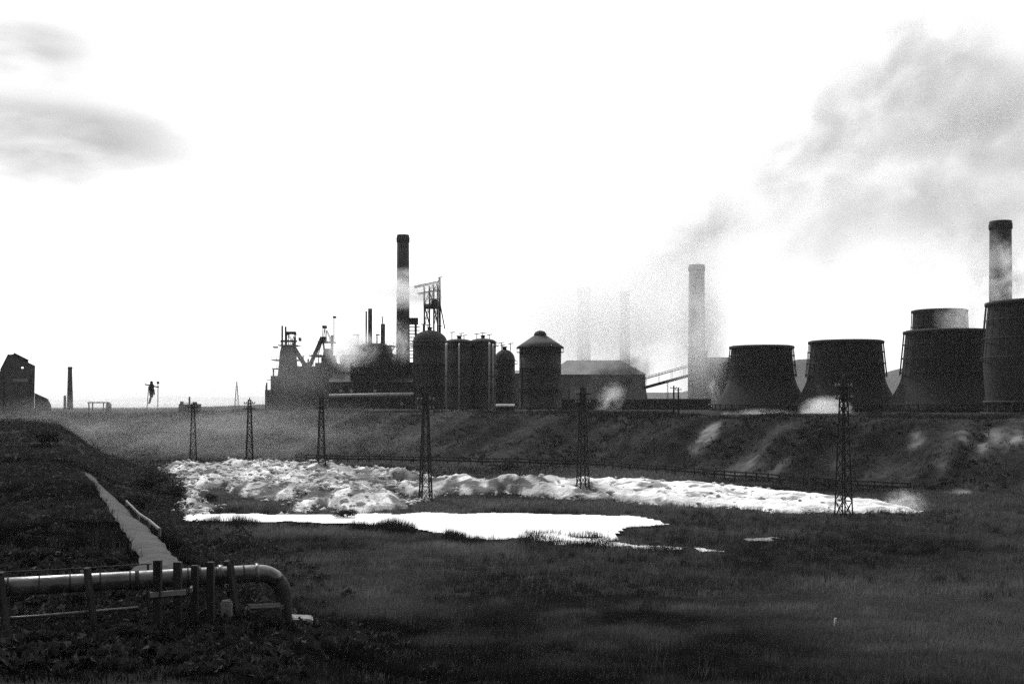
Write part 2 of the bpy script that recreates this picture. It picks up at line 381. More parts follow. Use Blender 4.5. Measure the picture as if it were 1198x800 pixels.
# ------------------------------------------------------------------ grass and scrub
def blades(px, py, hgt, wid, tone0, seg2):
    n = len(px); z = height(px, py) - .03
    az = rng.uniform(0, 2 * np.pi, n); ln = rng.normal(0, .28, n) * hgt; la = rng.uniform(0, 2 * np.pi, n)
    dx = np.cos(az) * wid / 2; dy = np.sin(az) * wid / 2
    b0 = np.stack([px - dx, py - dy, z], -1); b1 = np.stack([px + dx, py + dy, z], -1)
    tx = px + np.cos(la) * ln + hgt * .12; ty = py + np.sin(la) * ln
    tp = np.stack([tx, ty, z + hgt], -1)
    v = np.stack([b0, b1, tp], 1).reshape(-1, 3); f = np.arange(3 * n).reshape(-1, 3)
    t = np.stack([tone0, tone0, tone0 * 1.15], 1).ravel()
    return v, f, t
def white_zone(x, y):
    w = inpoly(POND, x, y)
    for a, b, c, d in PC: w |= (((x - a - (y - b) * .4) / c) ** 2 + ((y - b) / d) ** 2 < 1.0 + .9 * (vnoise(x * 1.3, y * .8, 47) - .5)) & (vnoise(x * 1.7, y * .6, 48) > .22)
    for s_ in SAND: w |= inpoly(s_, x, y)
    i = np.clip(((x - sx[0]) / .5).astype(int), 0, len(sx) - 1); j = np.clip(((y - sy[0]) / .5).astype(int), 0, len(sy) - 1)
    inside = (x > sx[0]) & (x < sx[-1]) & (y > sy[0]) & (y < sy[-1])
    return w | (inside & (sh[j, i] > .5))
def scatter(n, y0, y1, half):
    y = np.sqrt(rng.uniform(y0 * y0, y1 * y1, n)); x = rng.uniform(-1, 1, n) * (half * y + 4)
    return x, y
V = []; Fc = []; T = []; off = 0
for (n, y0, y1, hb, wb, per) in ((52000, 30, 62, .30, .03, 8), (46000, 62, 118, .40, .045, 6), (26000, 118, 175, .45, .08, 5), (60000, 130, 300, .38, .13, 4)):
    n = int(n * 1.15); x, y = scatter(n, y0, y1, .58)
    ok = ~white_zone(x, y) & (path_dist(x, y) > .15) & ((y < toe(x) + 4) | ((y0 == 130) & (y < toe(x) + 56)))
    dens = fbm(x * .16, y * .16, 14, 3); ok &= rng.uniform(0, 1, n) < .45 + 1.0 * (dens - .2)
    x, y = x[ok], y[ok]
    x = np.repeat(x, per); y = np.repeat(y, per); m = len(x)
    x = x + rng.normal(0, .22, m); y = y + rng.normal(0, .22, m)
    big = fbm(x * .045, y * .045, 15, 4); sm = fbm(x * .35, y * .35, 16, 3)
    hg = hb * (.5 + 1.0 * sm) * rng.uniform(.55, 1.3, m)
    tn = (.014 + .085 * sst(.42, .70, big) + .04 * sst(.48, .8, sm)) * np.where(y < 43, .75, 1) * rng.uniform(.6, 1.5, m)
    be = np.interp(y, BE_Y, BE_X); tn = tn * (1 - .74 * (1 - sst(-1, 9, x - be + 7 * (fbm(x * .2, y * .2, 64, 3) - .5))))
    fb_ = (y - toe(x)) / 45; stk = fbm((x * .9 - fb_ * 18) * .28, fb_ * 1.6, 33, 4); tn = np.where(fb_ > 0, tn * .2 + .34 * np.clip(stk - .5, 0, 1), tn)  # same gully shading put into the blade tone on the bank
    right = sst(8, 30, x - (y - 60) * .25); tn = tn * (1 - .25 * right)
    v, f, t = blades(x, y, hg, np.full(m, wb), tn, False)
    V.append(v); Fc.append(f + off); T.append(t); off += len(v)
x, y = scatter(2600, 32, 125, .5); ok = ~white_zone(x, y) & (path_dist(x, y) > .5) & (y < toe(x)) & (fbm(x * .1, y * .1, 18, 3) > .5); x, y = x[ok], y[ok]
k_ = 30; tt = np.repeat(np.where(rng.uniform(0, 1, len(x)) < .3, .055, .02), k_); x = np.repeat(x, k_); y = np.repeat(y, k_); m = len(x)
x = x + rng.normal(0, .2, m); y = y + rng.normal(0, .2, m)
v, f, t = blades(x, y, rng.uniform(.35, .85, m), np.full(m, .04), tt * rng.uniform(.5, 1.4, m) * np.where(x < np.interp(y, BE_Y, BE_X) + 4, .5, 1), False)
V.append(v); Fc.append(f + off); T.append(t); off += len(v)
o = raw_mesh('grass', np.concatenate(V), np.concatenate(Fc), M['grass'], np.concatenate(T))
tag(o, 'rough dark grass covering the near field and left bank', 'grass', kind='stuff')
# reeds along the near shore of the pond
sh_px = np.concatenate([np.linspace(208, 545, 2600), np.linspace(545, 800, 900), np.linspace(440, 540, 500)])
sh_py = np.interp(sh_px, [208, 330, 430, 500, 545, 640, 720, 800], [613.5, 615, 618, 625, 634, 641, 648, 656])
rx = []; ry = []
for a, b in zip(sh_px, sh_py):
    X, Y = floor_pt(a, b + rng.uniform(0, 4)); rx.append(X); ry.append(Y)
rx = np.array(rx); ry = np.array(ry)
keepr = vnoise(rx * .5, rx * 0, 4) > .28; rx = np.repeat(rx[keepr], 4) ; ry = np.repeat(ry[keepr], 4); m = len(rx)
rx = rx + rng.normal(0, .2, m); ry = ry + rng.normal(0, .35, m)
mp_ = [floor_pt(a, b) for a, b in zip(rng.uniform(610, 800, 260), rng.uniform(626, 655, 260))]
mp_ = np.array(mp_); mk = vnoise(mp_[:, 0] * .5, mp_[:, 1] * .25, 19) > .5; mp_ = np.repeat(mp_[mk], 22, 0)
rx = np.concatenate([rx, mp_[:, 0] + rng.normal(0, .35, len(mp_))]); ry = np.concatenate([ry, mp_[:, 1] + rng.normal(0, .5, len(mp_))]); m = len(rx)
hr = rng.uniform(.35, 1.0, m) * (.35 + 1.0 * vnoise(rx * .45, rx * 0 + 9, 8)) * np.where(rx > -4, .75, 1.1)
v, f, t = blades(rx, ry, hr, np.full(m, .05), np.full(m, .016) * rng.uniform(.6, 1.6, m), False)
tag(raw_mesh('reeds', v, f, M['grass'], t), 'dark reeds standing along the near shore of the white pond', 'reeds', kind='stuff')

def leaf_clumps(cx, cy, cz, rad, nleaf, size, squash=.7):
    n = len(cx); c = np.repeat(np.stack([cx, cy, cz], -1), nleaf, 0); r = np.repeat(rad, nleaf)
    m = n * nleaf
    d = rng.normal(0, 1, (m, 3)); d /= np.linalg.norm(d, axis=1)[:, None]; d[:, 2] = np.abs(d[:, 2]) * squash
    p = c + d * (r * rng.uniform(.3, 1, m) ** .5)[:, None]
    a = rng.normal(0, 1, (m, 3)); a /= np.linalg.norm(a, axis=1)[:, None]; b = np.cross(a, rng.normal(0, 1, (m, 3))); b /= np.linalg.norm(b, axis=1)[:, None] + 1e-9
    s_ = (size * rng.uniform(.6, 1.4, m))[:, None]
    v = np.stack([p - a * s_, p + a * s_ * .9 - b * s_ * .2, p + b * s_], 1).reshape(-1, 3)
    return v, np.arange(3 * m).reshape(-1, 3)
cx = []; cy = []
x = rng.uniform(-150, 110, 24000); y = rng.uniform(31, 300, 24000)
x[:900] = rng.uniform(-24, -6, 900); y[:900] = rng.uniform(31, 47, 900); x[900:1300] = rng.uniform(-18, -8.6, 400); y[900:1300] = 36.2 + (x[900:1300] + 14) * .39 + rng.uniform(-2.2, 1.6, 400)
xc_ = rng.uniform(-90, 110, 60)[rng.integers(0, 60, 1500)] + rng.normal(0, 2.2, 1500); x[1300:2800] = xc_; y[1300:2800] = toe(xc_) + 45 + rng.normal(2, 3.5, 1500)
be = np.interp(y, BE_Y, BE_X); t = toe(x); f_ = (y - t) / 45
dn = fbm(x * .07, y * .07, 25, 4)
onb = (f_ > .02) & (f_ < 1.3) & (rng.uniform(0, 1, 24000) < sst(.36, .58, dn) * (1.35 - 2.0 * sst(.38, .56, fbm((x * .9 - f_ * 18) * .28, f_ * 1.6, 33, 4))))
onb[1300:2800] = True
onl = (x < be + 3) & (y < t) & (path_dist(x, y) > 1.0) & ((y > 50) | (rng.uniform(0, 1, 24000) < .9)) & (dn > .38) & (np.abs(x) < .5 * y + 8)
near = (y < 50) & (x > -24) & (x < -5) & (path_dist(x, y) > .7); onl = onl | near
drop = (x > be - 6) & (x < be + 7) & (y > 60) & (y < 205) & (path_dist(x, y) > .9)
ok = (onb | onl | drop) & ~white_zone(x, y); x, y = x[ok], y[ok]; dr = drop[ok]
rad = rng.uniform(.35, .95, len(x)) * np.where(dr, np.where(y > 115, 2.0, 1.3), 1.0) * np.where(y < 90, .6, 1) * np.where(y < 50, .85, 1) * np.where((f_[ok] > .95) & (f_[ok] < 1.3), 1.25, 1)
v, f = leaf_clumps(x, y, height(x, y), rad, 34, .17)
tag(raw_mesh('scrub', v, f, M['leaf'], None), 'low dark scrub spread over the banks', 'scrub', kind='stuff')

# separate bushes
def make_bush(seed, label, loc, size, nl=420):
    global rng
    keep = rng; rng = np.random.default_rng(seed)
    k = 9
    ang = rng.uniform(0, 6.28, k); rr = rng.uniform(.0, .62, k)
    v, f = leaf_clumps(np.cos(ang) * rr, np.sin(ang) * rr, rng.uniform(.1, .55, k), rng.uniform(.28, .5, k), nl // 2, .05, .9)
    t = thing('bush', label, 'bush', loc)
    fo = raw_mesh('foliage', v, f, M['leaf']); fo.parent = t
    st = MB()
    for j in range(5):
        a = rng.uniform(0, 6.28); st.tube([(0, 0, -.1), (math.cos(a) * .18, math.sin(a) * .18, .3), (math.cos(a) * .4, math.sin(a) * .4, .65)], [.03, .02, .008], 5)
    st.build('stem', M['timber'], t)
    t.scale = size; rng = keep
    return t
def ground_at(px, d):
    X = (px - 599) / F * d; return (X, d, H(X, d))
for i, (px, d, s_, lab) in enumerate([
    (404, 117, (1.6, 1.2, 1.1), 'dark bush standing alone at the edge of the white pond'),
    (172, 152, (4.6, 4, 3.4), 'largest dark bush, left of the white spoil below the footpath bank'),
    (203, 140, (2.6, 2.6, 2.3), 'dark bush just right of the largest bush beside the spoil'),
    (246, 139, (1.6, 1.4, 1.2), 'small round bush in the dark hollow at the left end of the spoil'),
    (160, 108, (3.2, 3.2, 2.6), 'broad bush below the bank, near the wooden handrail'),
    (881, 262, (2.6, 2, 1.7), 'dark bush on the bank top under the leftmost cooling tower'),
    (866, 264, (1.8, 1.6, 1.3), 'small bush on the bank top, left of the cooling tower steam'),
    (1022, 214, (3.4, 2.4, 1.2), 'low wide bush on the bank top right of the tallest near pylon'),
    (1060, 212, (3.6, 2.2, 1.0), 'low wide bush on the bank top under the third cooling tower'),
    (785, 232, (1.5, 1.5, 1.1), 'small bush at the foot of the twin telegraph poles'),
    (765, 92, (1.0, 1.0, .55), 'small dark tuft bush on the lime strip right of the pond'),
    (52, 172, (4.5, 4.5, 3.4), 'dark bush high on the left hillside beyond the footpath'),
    (590, 199, (3.0, 2.2, 1.6), 'bush at the foot of the bank behind the white spoil')]):
    make_bush(100 + i, lab, ground_at(px, d), s_)
for i, (px, d, s_, lab) in enumerate([(322, 36.9, (.75, .6, .9), 'dark bush in front of the foot of the pipe elbow'), (150, 34.6, (.9, .6, .65), 'dark low bush in front of the large pipe between its two left supports')]):
    make_bush(140 + i, lab, ground_at(px, d), s_, 900)

# ------------------------------------------------------------------ lattice pylons
def pylon(px, d, top_py, label):
    X = (px - 599) / F * d; zb = H(X, d) - .1; h = ZC + (468 - top_py) / F * d - zb
    t = thing('lattice_pylon', label, 'pylon', (X, d, zb), 'line of lattice pylons across the valley', rz=.35)
    wb, wt = .66, .24
    def c(k, z):
        w = wb + (wt - wb) * min(z / (h * .92), 1); return Vector(((-1, 1, 1, -1)[k] * w, (-1, -1, 1, 1)[k] * w, z))
    for k in range(4): MB().beam(c(k, 0), c(k, h * .97), .135).build('leg', M['pylon'], t)
    br = MB(); zs = [0]; z = 0
    while z < h * .9: z += (wb + (wt - wb) * z / h) * 2.7; zs.append(min(z, h * .95))
    for a, b in zip(zs[:-1], zs[1:]):
        for k in range(4):
            br.beam(c(k, a), c((k + 1) % 4, b), .065); br.beam(c((k + 1) % 4, a), c(k, b), .065); br.beam(c(k, b), c((k + 1) % 4, b), .07)
    br.build('bracing', M['pylon'], t)
    MB().tube([(0, 0, h * .95), (0, 0, h)], .1, 8).build('cap', M['pylon'], t)
    for z in (.91, .83):
        a = MB().beam((-1.05, 0, h * z), (1.05, 0, h * z), .14).beam((-1.05, 0, h * z), (0, 0, h * z + .55), .06).beam((1.05, 0, h * z), (0, 0, h * z + .55), .06).build('crossarm', M['pylon'], t)
        for s_ in (-1, -.55, .55, 1):
            MB().lathe([(.05, h * z + .06), (.11, h * z + .14), (.06, h * z + .2), (.11, h * z + .28), (.04, h * z + .4)], 8, (s_, 0)).build('insulator', M['concrete'], a)
for a in ((987, 121, 438, 'nearest lattice pylon, in front of the cooling towers at the right end of the spoil'),
          (682, 146, 449, 'lattice pylon in the white spoil in front of the pale shed'),
          (498, 141, 457, 'lattice pylon in the white spoil in front of the dark stoves'),
          (376, 195, 462, 'lattice pylon behind the spoil in front of the blast furnaces'),
          (292, 219, 465, 'thin hazy lattice pylon left of the blast furnaces'),
          (226, 231, 470, 'farthest hazy lattice pylon, at the left end of the spoil')): pylon(*a)

# ------------------------------------------------------------------ cooling towers
def cooling_tower(px, d, top_py, rt_px, rb_px, label, waist_py=440, zb=None):
    fr = Fr(px, d, zb); h = fr.Z(top_py); w = max(fr.Z(waist_py), h * .48); rt = fr.S(rt_px); rb = fr.S(rb_px)
    t = thing('cooling_tower', label, 'cooling tower', fr.loc, 'cooling towers on the plateau')
    rw = rt * 1.09
    prof = [(rb, 0), (rb * .97, h * .06)]
    for k in range(1, 9):
        u = k / 8; prof.append((rb * .97 + (rw - rb * .97) * (1 - (1 - u) ** 1.55), h * .06 + (w - h * .06) * u))
    for k in range(1, 8):
        u = k / 7; prof.append((rw + (rt - rw) * (u ** .8), w + (h - w) * u))
    inner = [(r - .45, z) for r, z in prof[::-1] if z > h * .5]
    inner = [(prof[-1][0] - .45, h)] + inner[1:] + [(.01, h * .5)]
    MB().lathe(prof + inner, 64).build('shell', M['tower'], t)
    MB().lathe([(rt + .05, h - .9), (rt + .75, h - .75), (rt + .75, h - .1), (rt + .05, h + .12), (rt - .3, h + .12), (rt - .3, h - .9)], 64, closed=True).build('rim', M['tower_trim'], t)
    fm = MB()
    for k in range(36):
        a = 2 * math.pi * k / 36; ca, sa = math.cos(a), math.sin(a)
        fm.beam((ca * (rw + .62), sa * (rw + .62), w * .97), (ca * (rt + .5), sa * (rt + .5), h - .5), .16)
    for u in (.03, .36, .68):
        rr = rw + .62 + (rt + .5 - rw - .62) * u; z = w + (h - w) * u
        fm.lathe([(rr - .1, z - .1), (rr + .1, z - .1), (rr + .1, z + .1), (rr - .1, z + .1)], 64, closed=True)
    fm.build('outer_frame', M['tower_trim'], t)
    lv = MB()
    for k in range(40):
        a = 2 * math.pi * k / 40; ca, sa = math.cos(a), math.sin(a)
        lv.beam((ca * (rb + .25), sa * (rb + .25), -.2), (ca * (rb * .985 + .25), sa * (rb * .985 + .25), h * .1), .28)
    lv.lathe([(rb + .12, h * .1), (rb + .5, h * .1), (rb + .42, h * .12), (rb + .05, h * .12)], 64, closed=True)
    lv.build('louvres', M['tower_trim'], t)
    MB().lathe([(rb + 1.0, -.4), (rb + 1.0, .5), (rb + .6, .5), (rb + .6, -.4)], 64, closed=True).build('basin', M['soot_brick'], t)
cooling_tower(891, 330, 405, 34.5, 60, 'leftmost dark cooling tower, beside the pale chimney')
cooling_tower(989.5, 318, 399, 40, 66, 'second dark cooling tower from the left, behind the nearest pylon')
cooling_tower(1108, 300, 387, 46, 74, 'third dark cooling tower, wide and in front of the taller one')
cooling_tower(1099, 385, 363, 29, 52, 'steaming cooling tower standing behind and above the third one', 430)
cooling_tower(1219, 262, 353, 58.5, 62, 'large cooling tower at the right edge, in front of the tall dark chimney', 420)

# ------------------------------------------------------------------ chimneys
def chimney(px, d, top_py, wt_px, wb_px, m, label, band=True, zb=None, foot_py=490):
    fr = Fr(px, d, zb); h = fr.Z(top_py); rt = fr.S(wt_px) / 2; rb = fr.S(wb_px) / 2
    t = thing('chimney', label, 'chimney', fr.loc)
    MB().lathe([(rb, 0), (rb * .6 + rt * .4, h * .4), (rt, h - .3)] + [(rt - .35, h - .3), (rt - .4, h - 6)], 28).build('stack', m, t)
    if band:
        MB().lathe([(rt + .02, h * .955), (rt + .28, h * .96), (rt + .28, h * .985), (rt + .1, h * .99), (rt + .1, h), (rt - .3, h), (rt - .3, h * .955)], 28, closed=True).build('crown_band', m, t)
    lad = MB(); a = -2.2
    for dx in (-.25, .25):
        lad.beam((math.cos(a) * (rb + .25) + dx, math.sin(a) * (rb + .25), 1), (math.cos(a) * (rt + .25) + dx, math.sin(a) * (rt + .25), h - 1), .07)
    z = 1.5
    while z < h - 1:
        r_ = rb + (rt - rb) * z / h + .25; lad.beam((math.cos(a) * r_ - .25, math.sin(a) * r_, z), (math.cos(a) * r_ + .25, math.sin(a) * r_, z), .05); z += .6
    lad.build('ladder', M['soot_steel'], t)
    return t
chimney(1170.5, 352, 259, 24, 27, M['chimney'], 'tall dark brick chimney at the right, behind the cooling towers')
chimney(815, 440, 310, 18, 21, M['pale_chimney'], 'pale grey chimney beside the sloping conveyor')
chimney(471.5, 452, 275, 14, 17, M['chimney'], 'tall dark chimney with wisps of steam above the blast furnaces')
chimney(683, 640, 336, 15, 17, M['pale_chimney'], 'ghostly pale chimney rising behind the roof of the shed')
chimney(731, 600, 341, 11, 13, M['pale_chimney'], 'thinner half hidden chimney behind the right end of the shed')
chimney(82, 760, 429, 4.5, 7.5, M['soot_brick'], 'small slender tapering chimney far off on the left skyline')
chimney(76, 780, 462, 2.6, 3.2, M['soot_brick'], 'tiny chimney stump beside the slender far chimney', band=False)

# ------------------------------------------------------------------ stoves and vessels
def stove(px, d, wpx, shoulder_py, top_py, label, dome=True, cone=False, mm='soot_steel', name='hot_blast_stove', group='hot blast stoves in a row'):
    fr = Fr(px, d); r = fr.S(wpx) / 2; hs = fr.Z(shoulder_py); ht = fr.Z(top_py)
    t = thing(name, label, 'stove' if not cone else 'tank', fr.loc, group)
    MB().lathe([(r * 1.04, 0), (r * 1.04, 1.2), (r, 1.3), (r, hs * .33), (r + .08, hs * .335), (r + .08, hs * .345), (r, hs * .35), (r, hs * .66), (r + .08, hs * .665), (r + .08, hs * .675), (r, hs * .68), (r, hs)], 40).build('shell', M[mm], t)
    if cone:
        MB().lathe([(r + 1.0, hs - .1), (r + 1.0, hs + .25), (r * .34, ht - .9), (r * .34, hs + .3)], 40).build('roof', M[mm], t)
        MB().lathe([(r * .3, ht - 1.2), (r * .3, ht - .2), (r * .22, ht + .6), (r * .05, ht + 1.0)], 20).build('vent', M[mm], t)
    else:
        pr = [(r * math.cos(a), hs + .05 + (ht - hs) * math.sin(a)) for a in np.linspace(0, 1.5, 9)]
        MB().lathe([(r + .3, hs - .15), (r + .3, hs + .02)] + pr, 40).build('dome', M[mm], t)
        MB().lathe([(.7, ht - .4), (.7, ht + .9), (1.0, ht + .9), (1.0, ht + 1.2)], 16).build('vent', M[mm], t)
    gal = MB()
    gal.lathe([(r + .1, hs - 1.6), (r + 1.0, hs - 1.6), (r + 1.0, hs - 1.48), (r + .1, hs - 1.48)], 40, closed=True)
    for k in range(24):
        a = 2 * math.pi * k / 24; gal.beam((math.cos(a) * (r + .95), math.sin(a) * (r + .95), hs - 1.5), (math.cos(a) * (r + .95), math.sin(a) * (r + .95), hs - .4), .06)
    gal.lathe([(r + .9, hs - .45), (r + 1.0, hs - .45), (r + 1.0, hs - .37), (r + .9, hs - .37)], 40, closed=True)
    gal.build('gallery', M['soot_steel'], t)
    vg = MB(); zt_ = ht - .3
    for k in range(0 if cone else 3):
        a = k * 2.1 + px; x_ = math.cos(a) * r * .55; y_ = math.sin(a) * r * .4; hh = 1.6 + 1.3 * ((px * 7 + k * 3) % 5) / 5
        vg.beam((x_, y_, hs - .2), (x_, y_, zt_ + hh), .3); vg.beam((x_ - .9, y_, zt_ + hh), (x_ + 1.1, y_, zt_ + hh + .2), .28)
    vg.tube([(-r * .9, -r * .5, 0), (-r * .9, -r * .5, hs * .8), (-r * .6, -r * .4, hs * .86)], .22, 8)
    vg.build('valve_gear', M['soot_steel'], t)
    return t, fr
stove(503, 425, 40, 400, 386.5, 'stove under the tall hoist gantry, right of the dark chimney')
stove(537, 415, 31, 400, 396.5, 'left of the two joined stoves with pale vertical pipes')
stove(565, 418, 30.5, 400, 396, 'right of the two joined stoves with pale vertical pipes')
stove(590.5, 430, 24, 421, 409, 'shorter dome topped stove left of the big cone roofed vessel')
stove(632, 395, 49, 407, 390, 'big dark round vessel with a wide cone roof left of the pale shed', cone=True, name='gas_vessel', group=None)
def stand_pipe(px, d, y0, y1, w, label):
    fr = Fr(px, d); t = thing('stand_pipe', label, 'pipe', fr.loc)
    h = fr.Z(y0); r = fr.S(w) / 2
    MB().tube([(0, 0, -.2), (0, 0, h - 1.2), (0, .3, h - .4), (0, 1.2, h)], r, 10).build('pipe', M['pale_paint'], t)
    MB().lathe([(r + .02, h * .5), (r + .2, h * .5), (r + .2, h * .5 + .3), (r + .02, h * .5 + .3)], 12, closed=True).build('flange', M['soot_steel'], t)
stand_pipe(522, 404, 402, 480, 2.4, 'pale vertical pipe between the gantry stove and its right neighbour')
stand_pipe(537, 403, 402, 480, 1.6, 'thin pale vertical pipe up the front of the left joined stove')
stand_pipe(572.5, 402, 401, 490, 2.0, 'pale vertical pipe on the right flank of the joined stoves, left of its twin')
stand_pipe(577, 402.5, 403, 490, 2.0, 'pale vertical pipe on the right flank of the joined stoves, right of its twin')

def top_gear(px, d, zpy, kind, label):
    fr = Fr(px, d, at(px, zpy, d).z - .05); t = thing('valve_post', label, 'valve')
# ------------------------------------------------------------------ hoist gantry above the stoves
def gantry():
    d = 438; fr = Fr(503, d); X, Z, S = fr.X, fr.Z, fr.S
    t = thing('hoist_gantry', 'open steel hoist gantry with two booms and a tall mast above the stoves', 'gantry', fr.loc)
    MB().beam((X(515), 0, 0), (X(514.2), 0, Z(324)), S(2.6)).beam((X(514.5), .4, Z(325)), (X(517.5), .4, Z(323)), S(1)).build('mast', M['soot_steel'], t)
    bo = MB()
    for y0 in (-2.2, 2.2):
        bo.beam((X(484.7), y0, Z(336)), (X(514), y0, Z(329.7)), S(1.2)); bo.beam((X(489), y0, Z(344)), (X(514), y0, Z(339.5)), S(1.0)); bo.beam((X(496), y0, Z(357)), (X(515), y0, Z(356)), S(1.4))
    bo.build('boom', M['soot_steel'], t)
    fmz = MB()
    for px in (496.5, 502.5, 507.5, 512):
        for y0 in (-2.2, 2.2):
            fmz.beam((X(px), y0, 0), (X(px), y0, Z(333 + (512 - px) * .15)), S(.95))
        fmz.beam((X(px), -2.2, Z(345)), (X(px), 2.2, Z(345)), .3); fmz.beam((X(px), -2.2, Z(357)), (X(px), 2.2, Z(357)), .3)
    for a, b, p, q in ((496.5, 380, 502.5, 357), (502.5, 380, 496.5, 357), (502.5, 357, 507.5, 341), (507.5, 357, 502.5, 341), (507.5, 380, 512, 357), (512, 380, 507.5, 357), (496.5, 357, 502.5, 343), (507.5, 341, 512, 332), (502.5, 341, 507.5, 333), (515, 356, 520.5, 385)):
        for y0 in (-2.2, 2.2): fmz.beam((X(a), y0, Z(b)), (X(p), y0, Z(q)), S(.7))
    fmz.build('trestle', M['soot_steel'], t)
    MB().box(X(497), X(513), -2.6, 2.6, Z(361), Z(358.5)).box(X(505), X(512), -2, 2, Z(358.5), Z(350)).build('winch_house', M['soot_steel'], t)
    pl = MB().box(X(465), X(489), -2, 2, Z(379.5), Z(378)).box(X(473), X(489), -1.6, 1.6, Z(378), Z(372))
    for px in np.arange(466, 488, 3.0): pl.beam((X(px), -2, Z(378)), (X(px), -2, Z(374.5)), .15)
    pl.box(X(485.2), X(487.5), -1, 1, 0, Z(379.5))
    for py in range(383, 420, 4): pl.box(X(479), X(491), -1.2, 1.2, Z(py), Z(py - .7))
    pl.build('side_platform', M['soot_steel'], t)
gantry()
# ------------------------------------------------------------------ blast furnaces
def lattice(mb, p, q, w, n, r=.25):
    p = Vector(p); q = Vector(q)
    for y0 in (-w, w):
        for dz in (0, 2 * w):
            mb.beam(p + Vector((0, y0, dz)), q + Vector((0, y0, dz)), r)
        for i in range(n):
            a = p.lerp(q, i / n); b = p.lerp(q, (i + 1) / n)
            mb.beam(a + Vector((0, y0, 0)), b + Vector((0, y0, 2 * w)), r * .6); mb.beam(a + Vector((0, y0, 2 * w)), b + Vector((0, y0, 0)), r * .6)
def furnace(px, d, body, plats, uptakes, head, bridge, label, extra=None):
    fr = Fr(px, d); X, Z, S = fr.X, fr.Z, fr.S
    t = thing('blast_furnace', label, 'blast furnace', fr.loc, 'blast furnaces at the left of the works')
    MB().lathe([(S(w) / 2, Z(py)) for py, w in body], 32).build('stack', M['furnace'], t)
    for py, x0, x1 in plats:
        p = MB().box(X(x0), X(x1), -5, 5, Z(py + 1), Z(py))
        for k in np.linspace(X(x0) + .1, X(x1) - .1, 7):
            p.beam((k, -4.95, Z(py)), (k, -4.95, Z(py) + 1.1), .1); p.beam((k, 4.95, Z(py)), (k, 4.95, Z(py) + 1.1), .1)
        p.beam((X(x0), -4.95, Z(py) + 1.1), (X(x1), -4.95, Z(py) + 1.1), .1)
        p.build('platform', M['soot_steel'], t)
    for x0, y0, x1, y1, w in uptakes:
        MB().tube([(X(x0), 0, Z(y0)), (X(x1), 0, Z(y1))], S(w) / 2, 12).build('uptake', M['furnace'], t)
    hd = MB()
    for a in head:
        if len(a) == 5: hd.beam((X(a[0]), -1.6, Z(a[1])), (X(a[2]), -1.6, Z(a[3])), S(a[4])); hd.beam((X(a[0]), 1.6, Z(a[1])), (X(a[2]), 1.6, Z(a[3])), S(a[4]))
        else: hd.box(X(a[0]), X(a[1]), -1.5, 1.5, Z(a[3]), Z(a[2]))
    hd.build('headframe', M['soot_steel'], t)
    if bridge:
        b = MB(); lattice(b, (X(bridge[0]), 0, Z(bridge[1])), (X(bridge[2]), 0, Z(bridge[3])), 1.0, 8, .4)
        b.build('skip_bridge', M['soot_steel'], t)
    if extra:
        e = MB()
        for x0, x1, y0, y1, a, b in extra: e.box(X(x0), X(x1), a, b, Z(y1), Z(y0))
        e.build('cast_house', M['soot_brick'], t)
        rr_ = random.Random(int(px)); pw = MB()
        for x0, x1, y0, y1, a, b in extra:
            for k in range(int((X(x1) - X(x0)) / 2.2) + 1):
                xx = rr_.uniform(X(x0), X(x1)); top = Z(y0) + rr_.choice((.4, .8, 1.6, 2.8)); yy_ = a - .35
                pw.tube([(xx, yy_, rr_.uniform(0, Z(y0) * .6)), (xx, yy_, top)], rr_.choice((.14, .22, .35)), 7)
                if rr_.random() < .5: zz = rr_.uniform(.3, .95) * Z(y0); pw.tube([(xx - 2.5, yy_ - .4, zz), (min(xx + rr_.uniform(2, 7), X(x1) + 1), yy_ - .4, zz)], .16, 6)
        pw.tube([(0, -1, Z(plats[0][0]) + .5), (S(9), -3, Z(plats[0][0]) - 1.0), (S(14), -5, Z(440)), (S(14), -5, 0)], .55, 10)
        pw.build('pipework', M['soot_steel'], t)
furnace(337, 455, [(486, 30), (470, 30), (452, 26), (430, 22), (412, 19), (404, 15)],
        [(421, 320.5, 353), (431, 321, 352), (404, 328, 349)],
        [(330.2, 420, 330.2, 381, 2.2), (334.2, 415, 334.2, 382, 2.2), (343, 415, 345, 394, 2.4)],
        [(335, 346, 388, 391), (336.5, 404, 336.5, 390, .9), (345, 404, 345, 390, .9), (340, 404, 346, 391, .7), (337, 391, 345, 404, .7), (329, 347, 398, 400), (350, 352, 395, 399), (320, 325, 405.5, 407)],
        (343, 408, 358, 432), 'leftmost hazy blast furnace with twin pipes and a sloping skip bridge',
        [(313.8, 322.5, 456, 487, -6, 8), (321.5, 352, 440, 487, -8, 9)])
furnace(384, 450, [(486, 30), (455, 26), (432, 19), (414, 12), (408, 10)],
        [(416, 364, 392), (400, 374, 391)],
        [(388.5, 425, 388.5, 392, 3.2), (381, 420, 378, 400, 2.4)],
        [(375, 381.5, 394, 400), (378, 394, 378.6, 384, .7), (381.5, 394, 380.3, 384, .7), (377.6, 382, 381, 384), (376, 400, 371, 416, .9), (388, 400, 382, 386, .7), (365, 376, 415, 418), (391, 371, 391, 400, .5), (390, 393, 370, 372)],
        (376, 400, 362, 432), 'middle blast furnace half hidden by drifting steam',
        [(352.5, 372, 429, 487, -8, 9), (372.1, 396, 425, 487, -7, 9), (396.1, 408, 431, 487, -8, 9), (408.1, 421, 436, 487, -8.5, 9), (356, 360, 424, 429, -3, 2), (401, 405, 423, 431, -3, 2)])
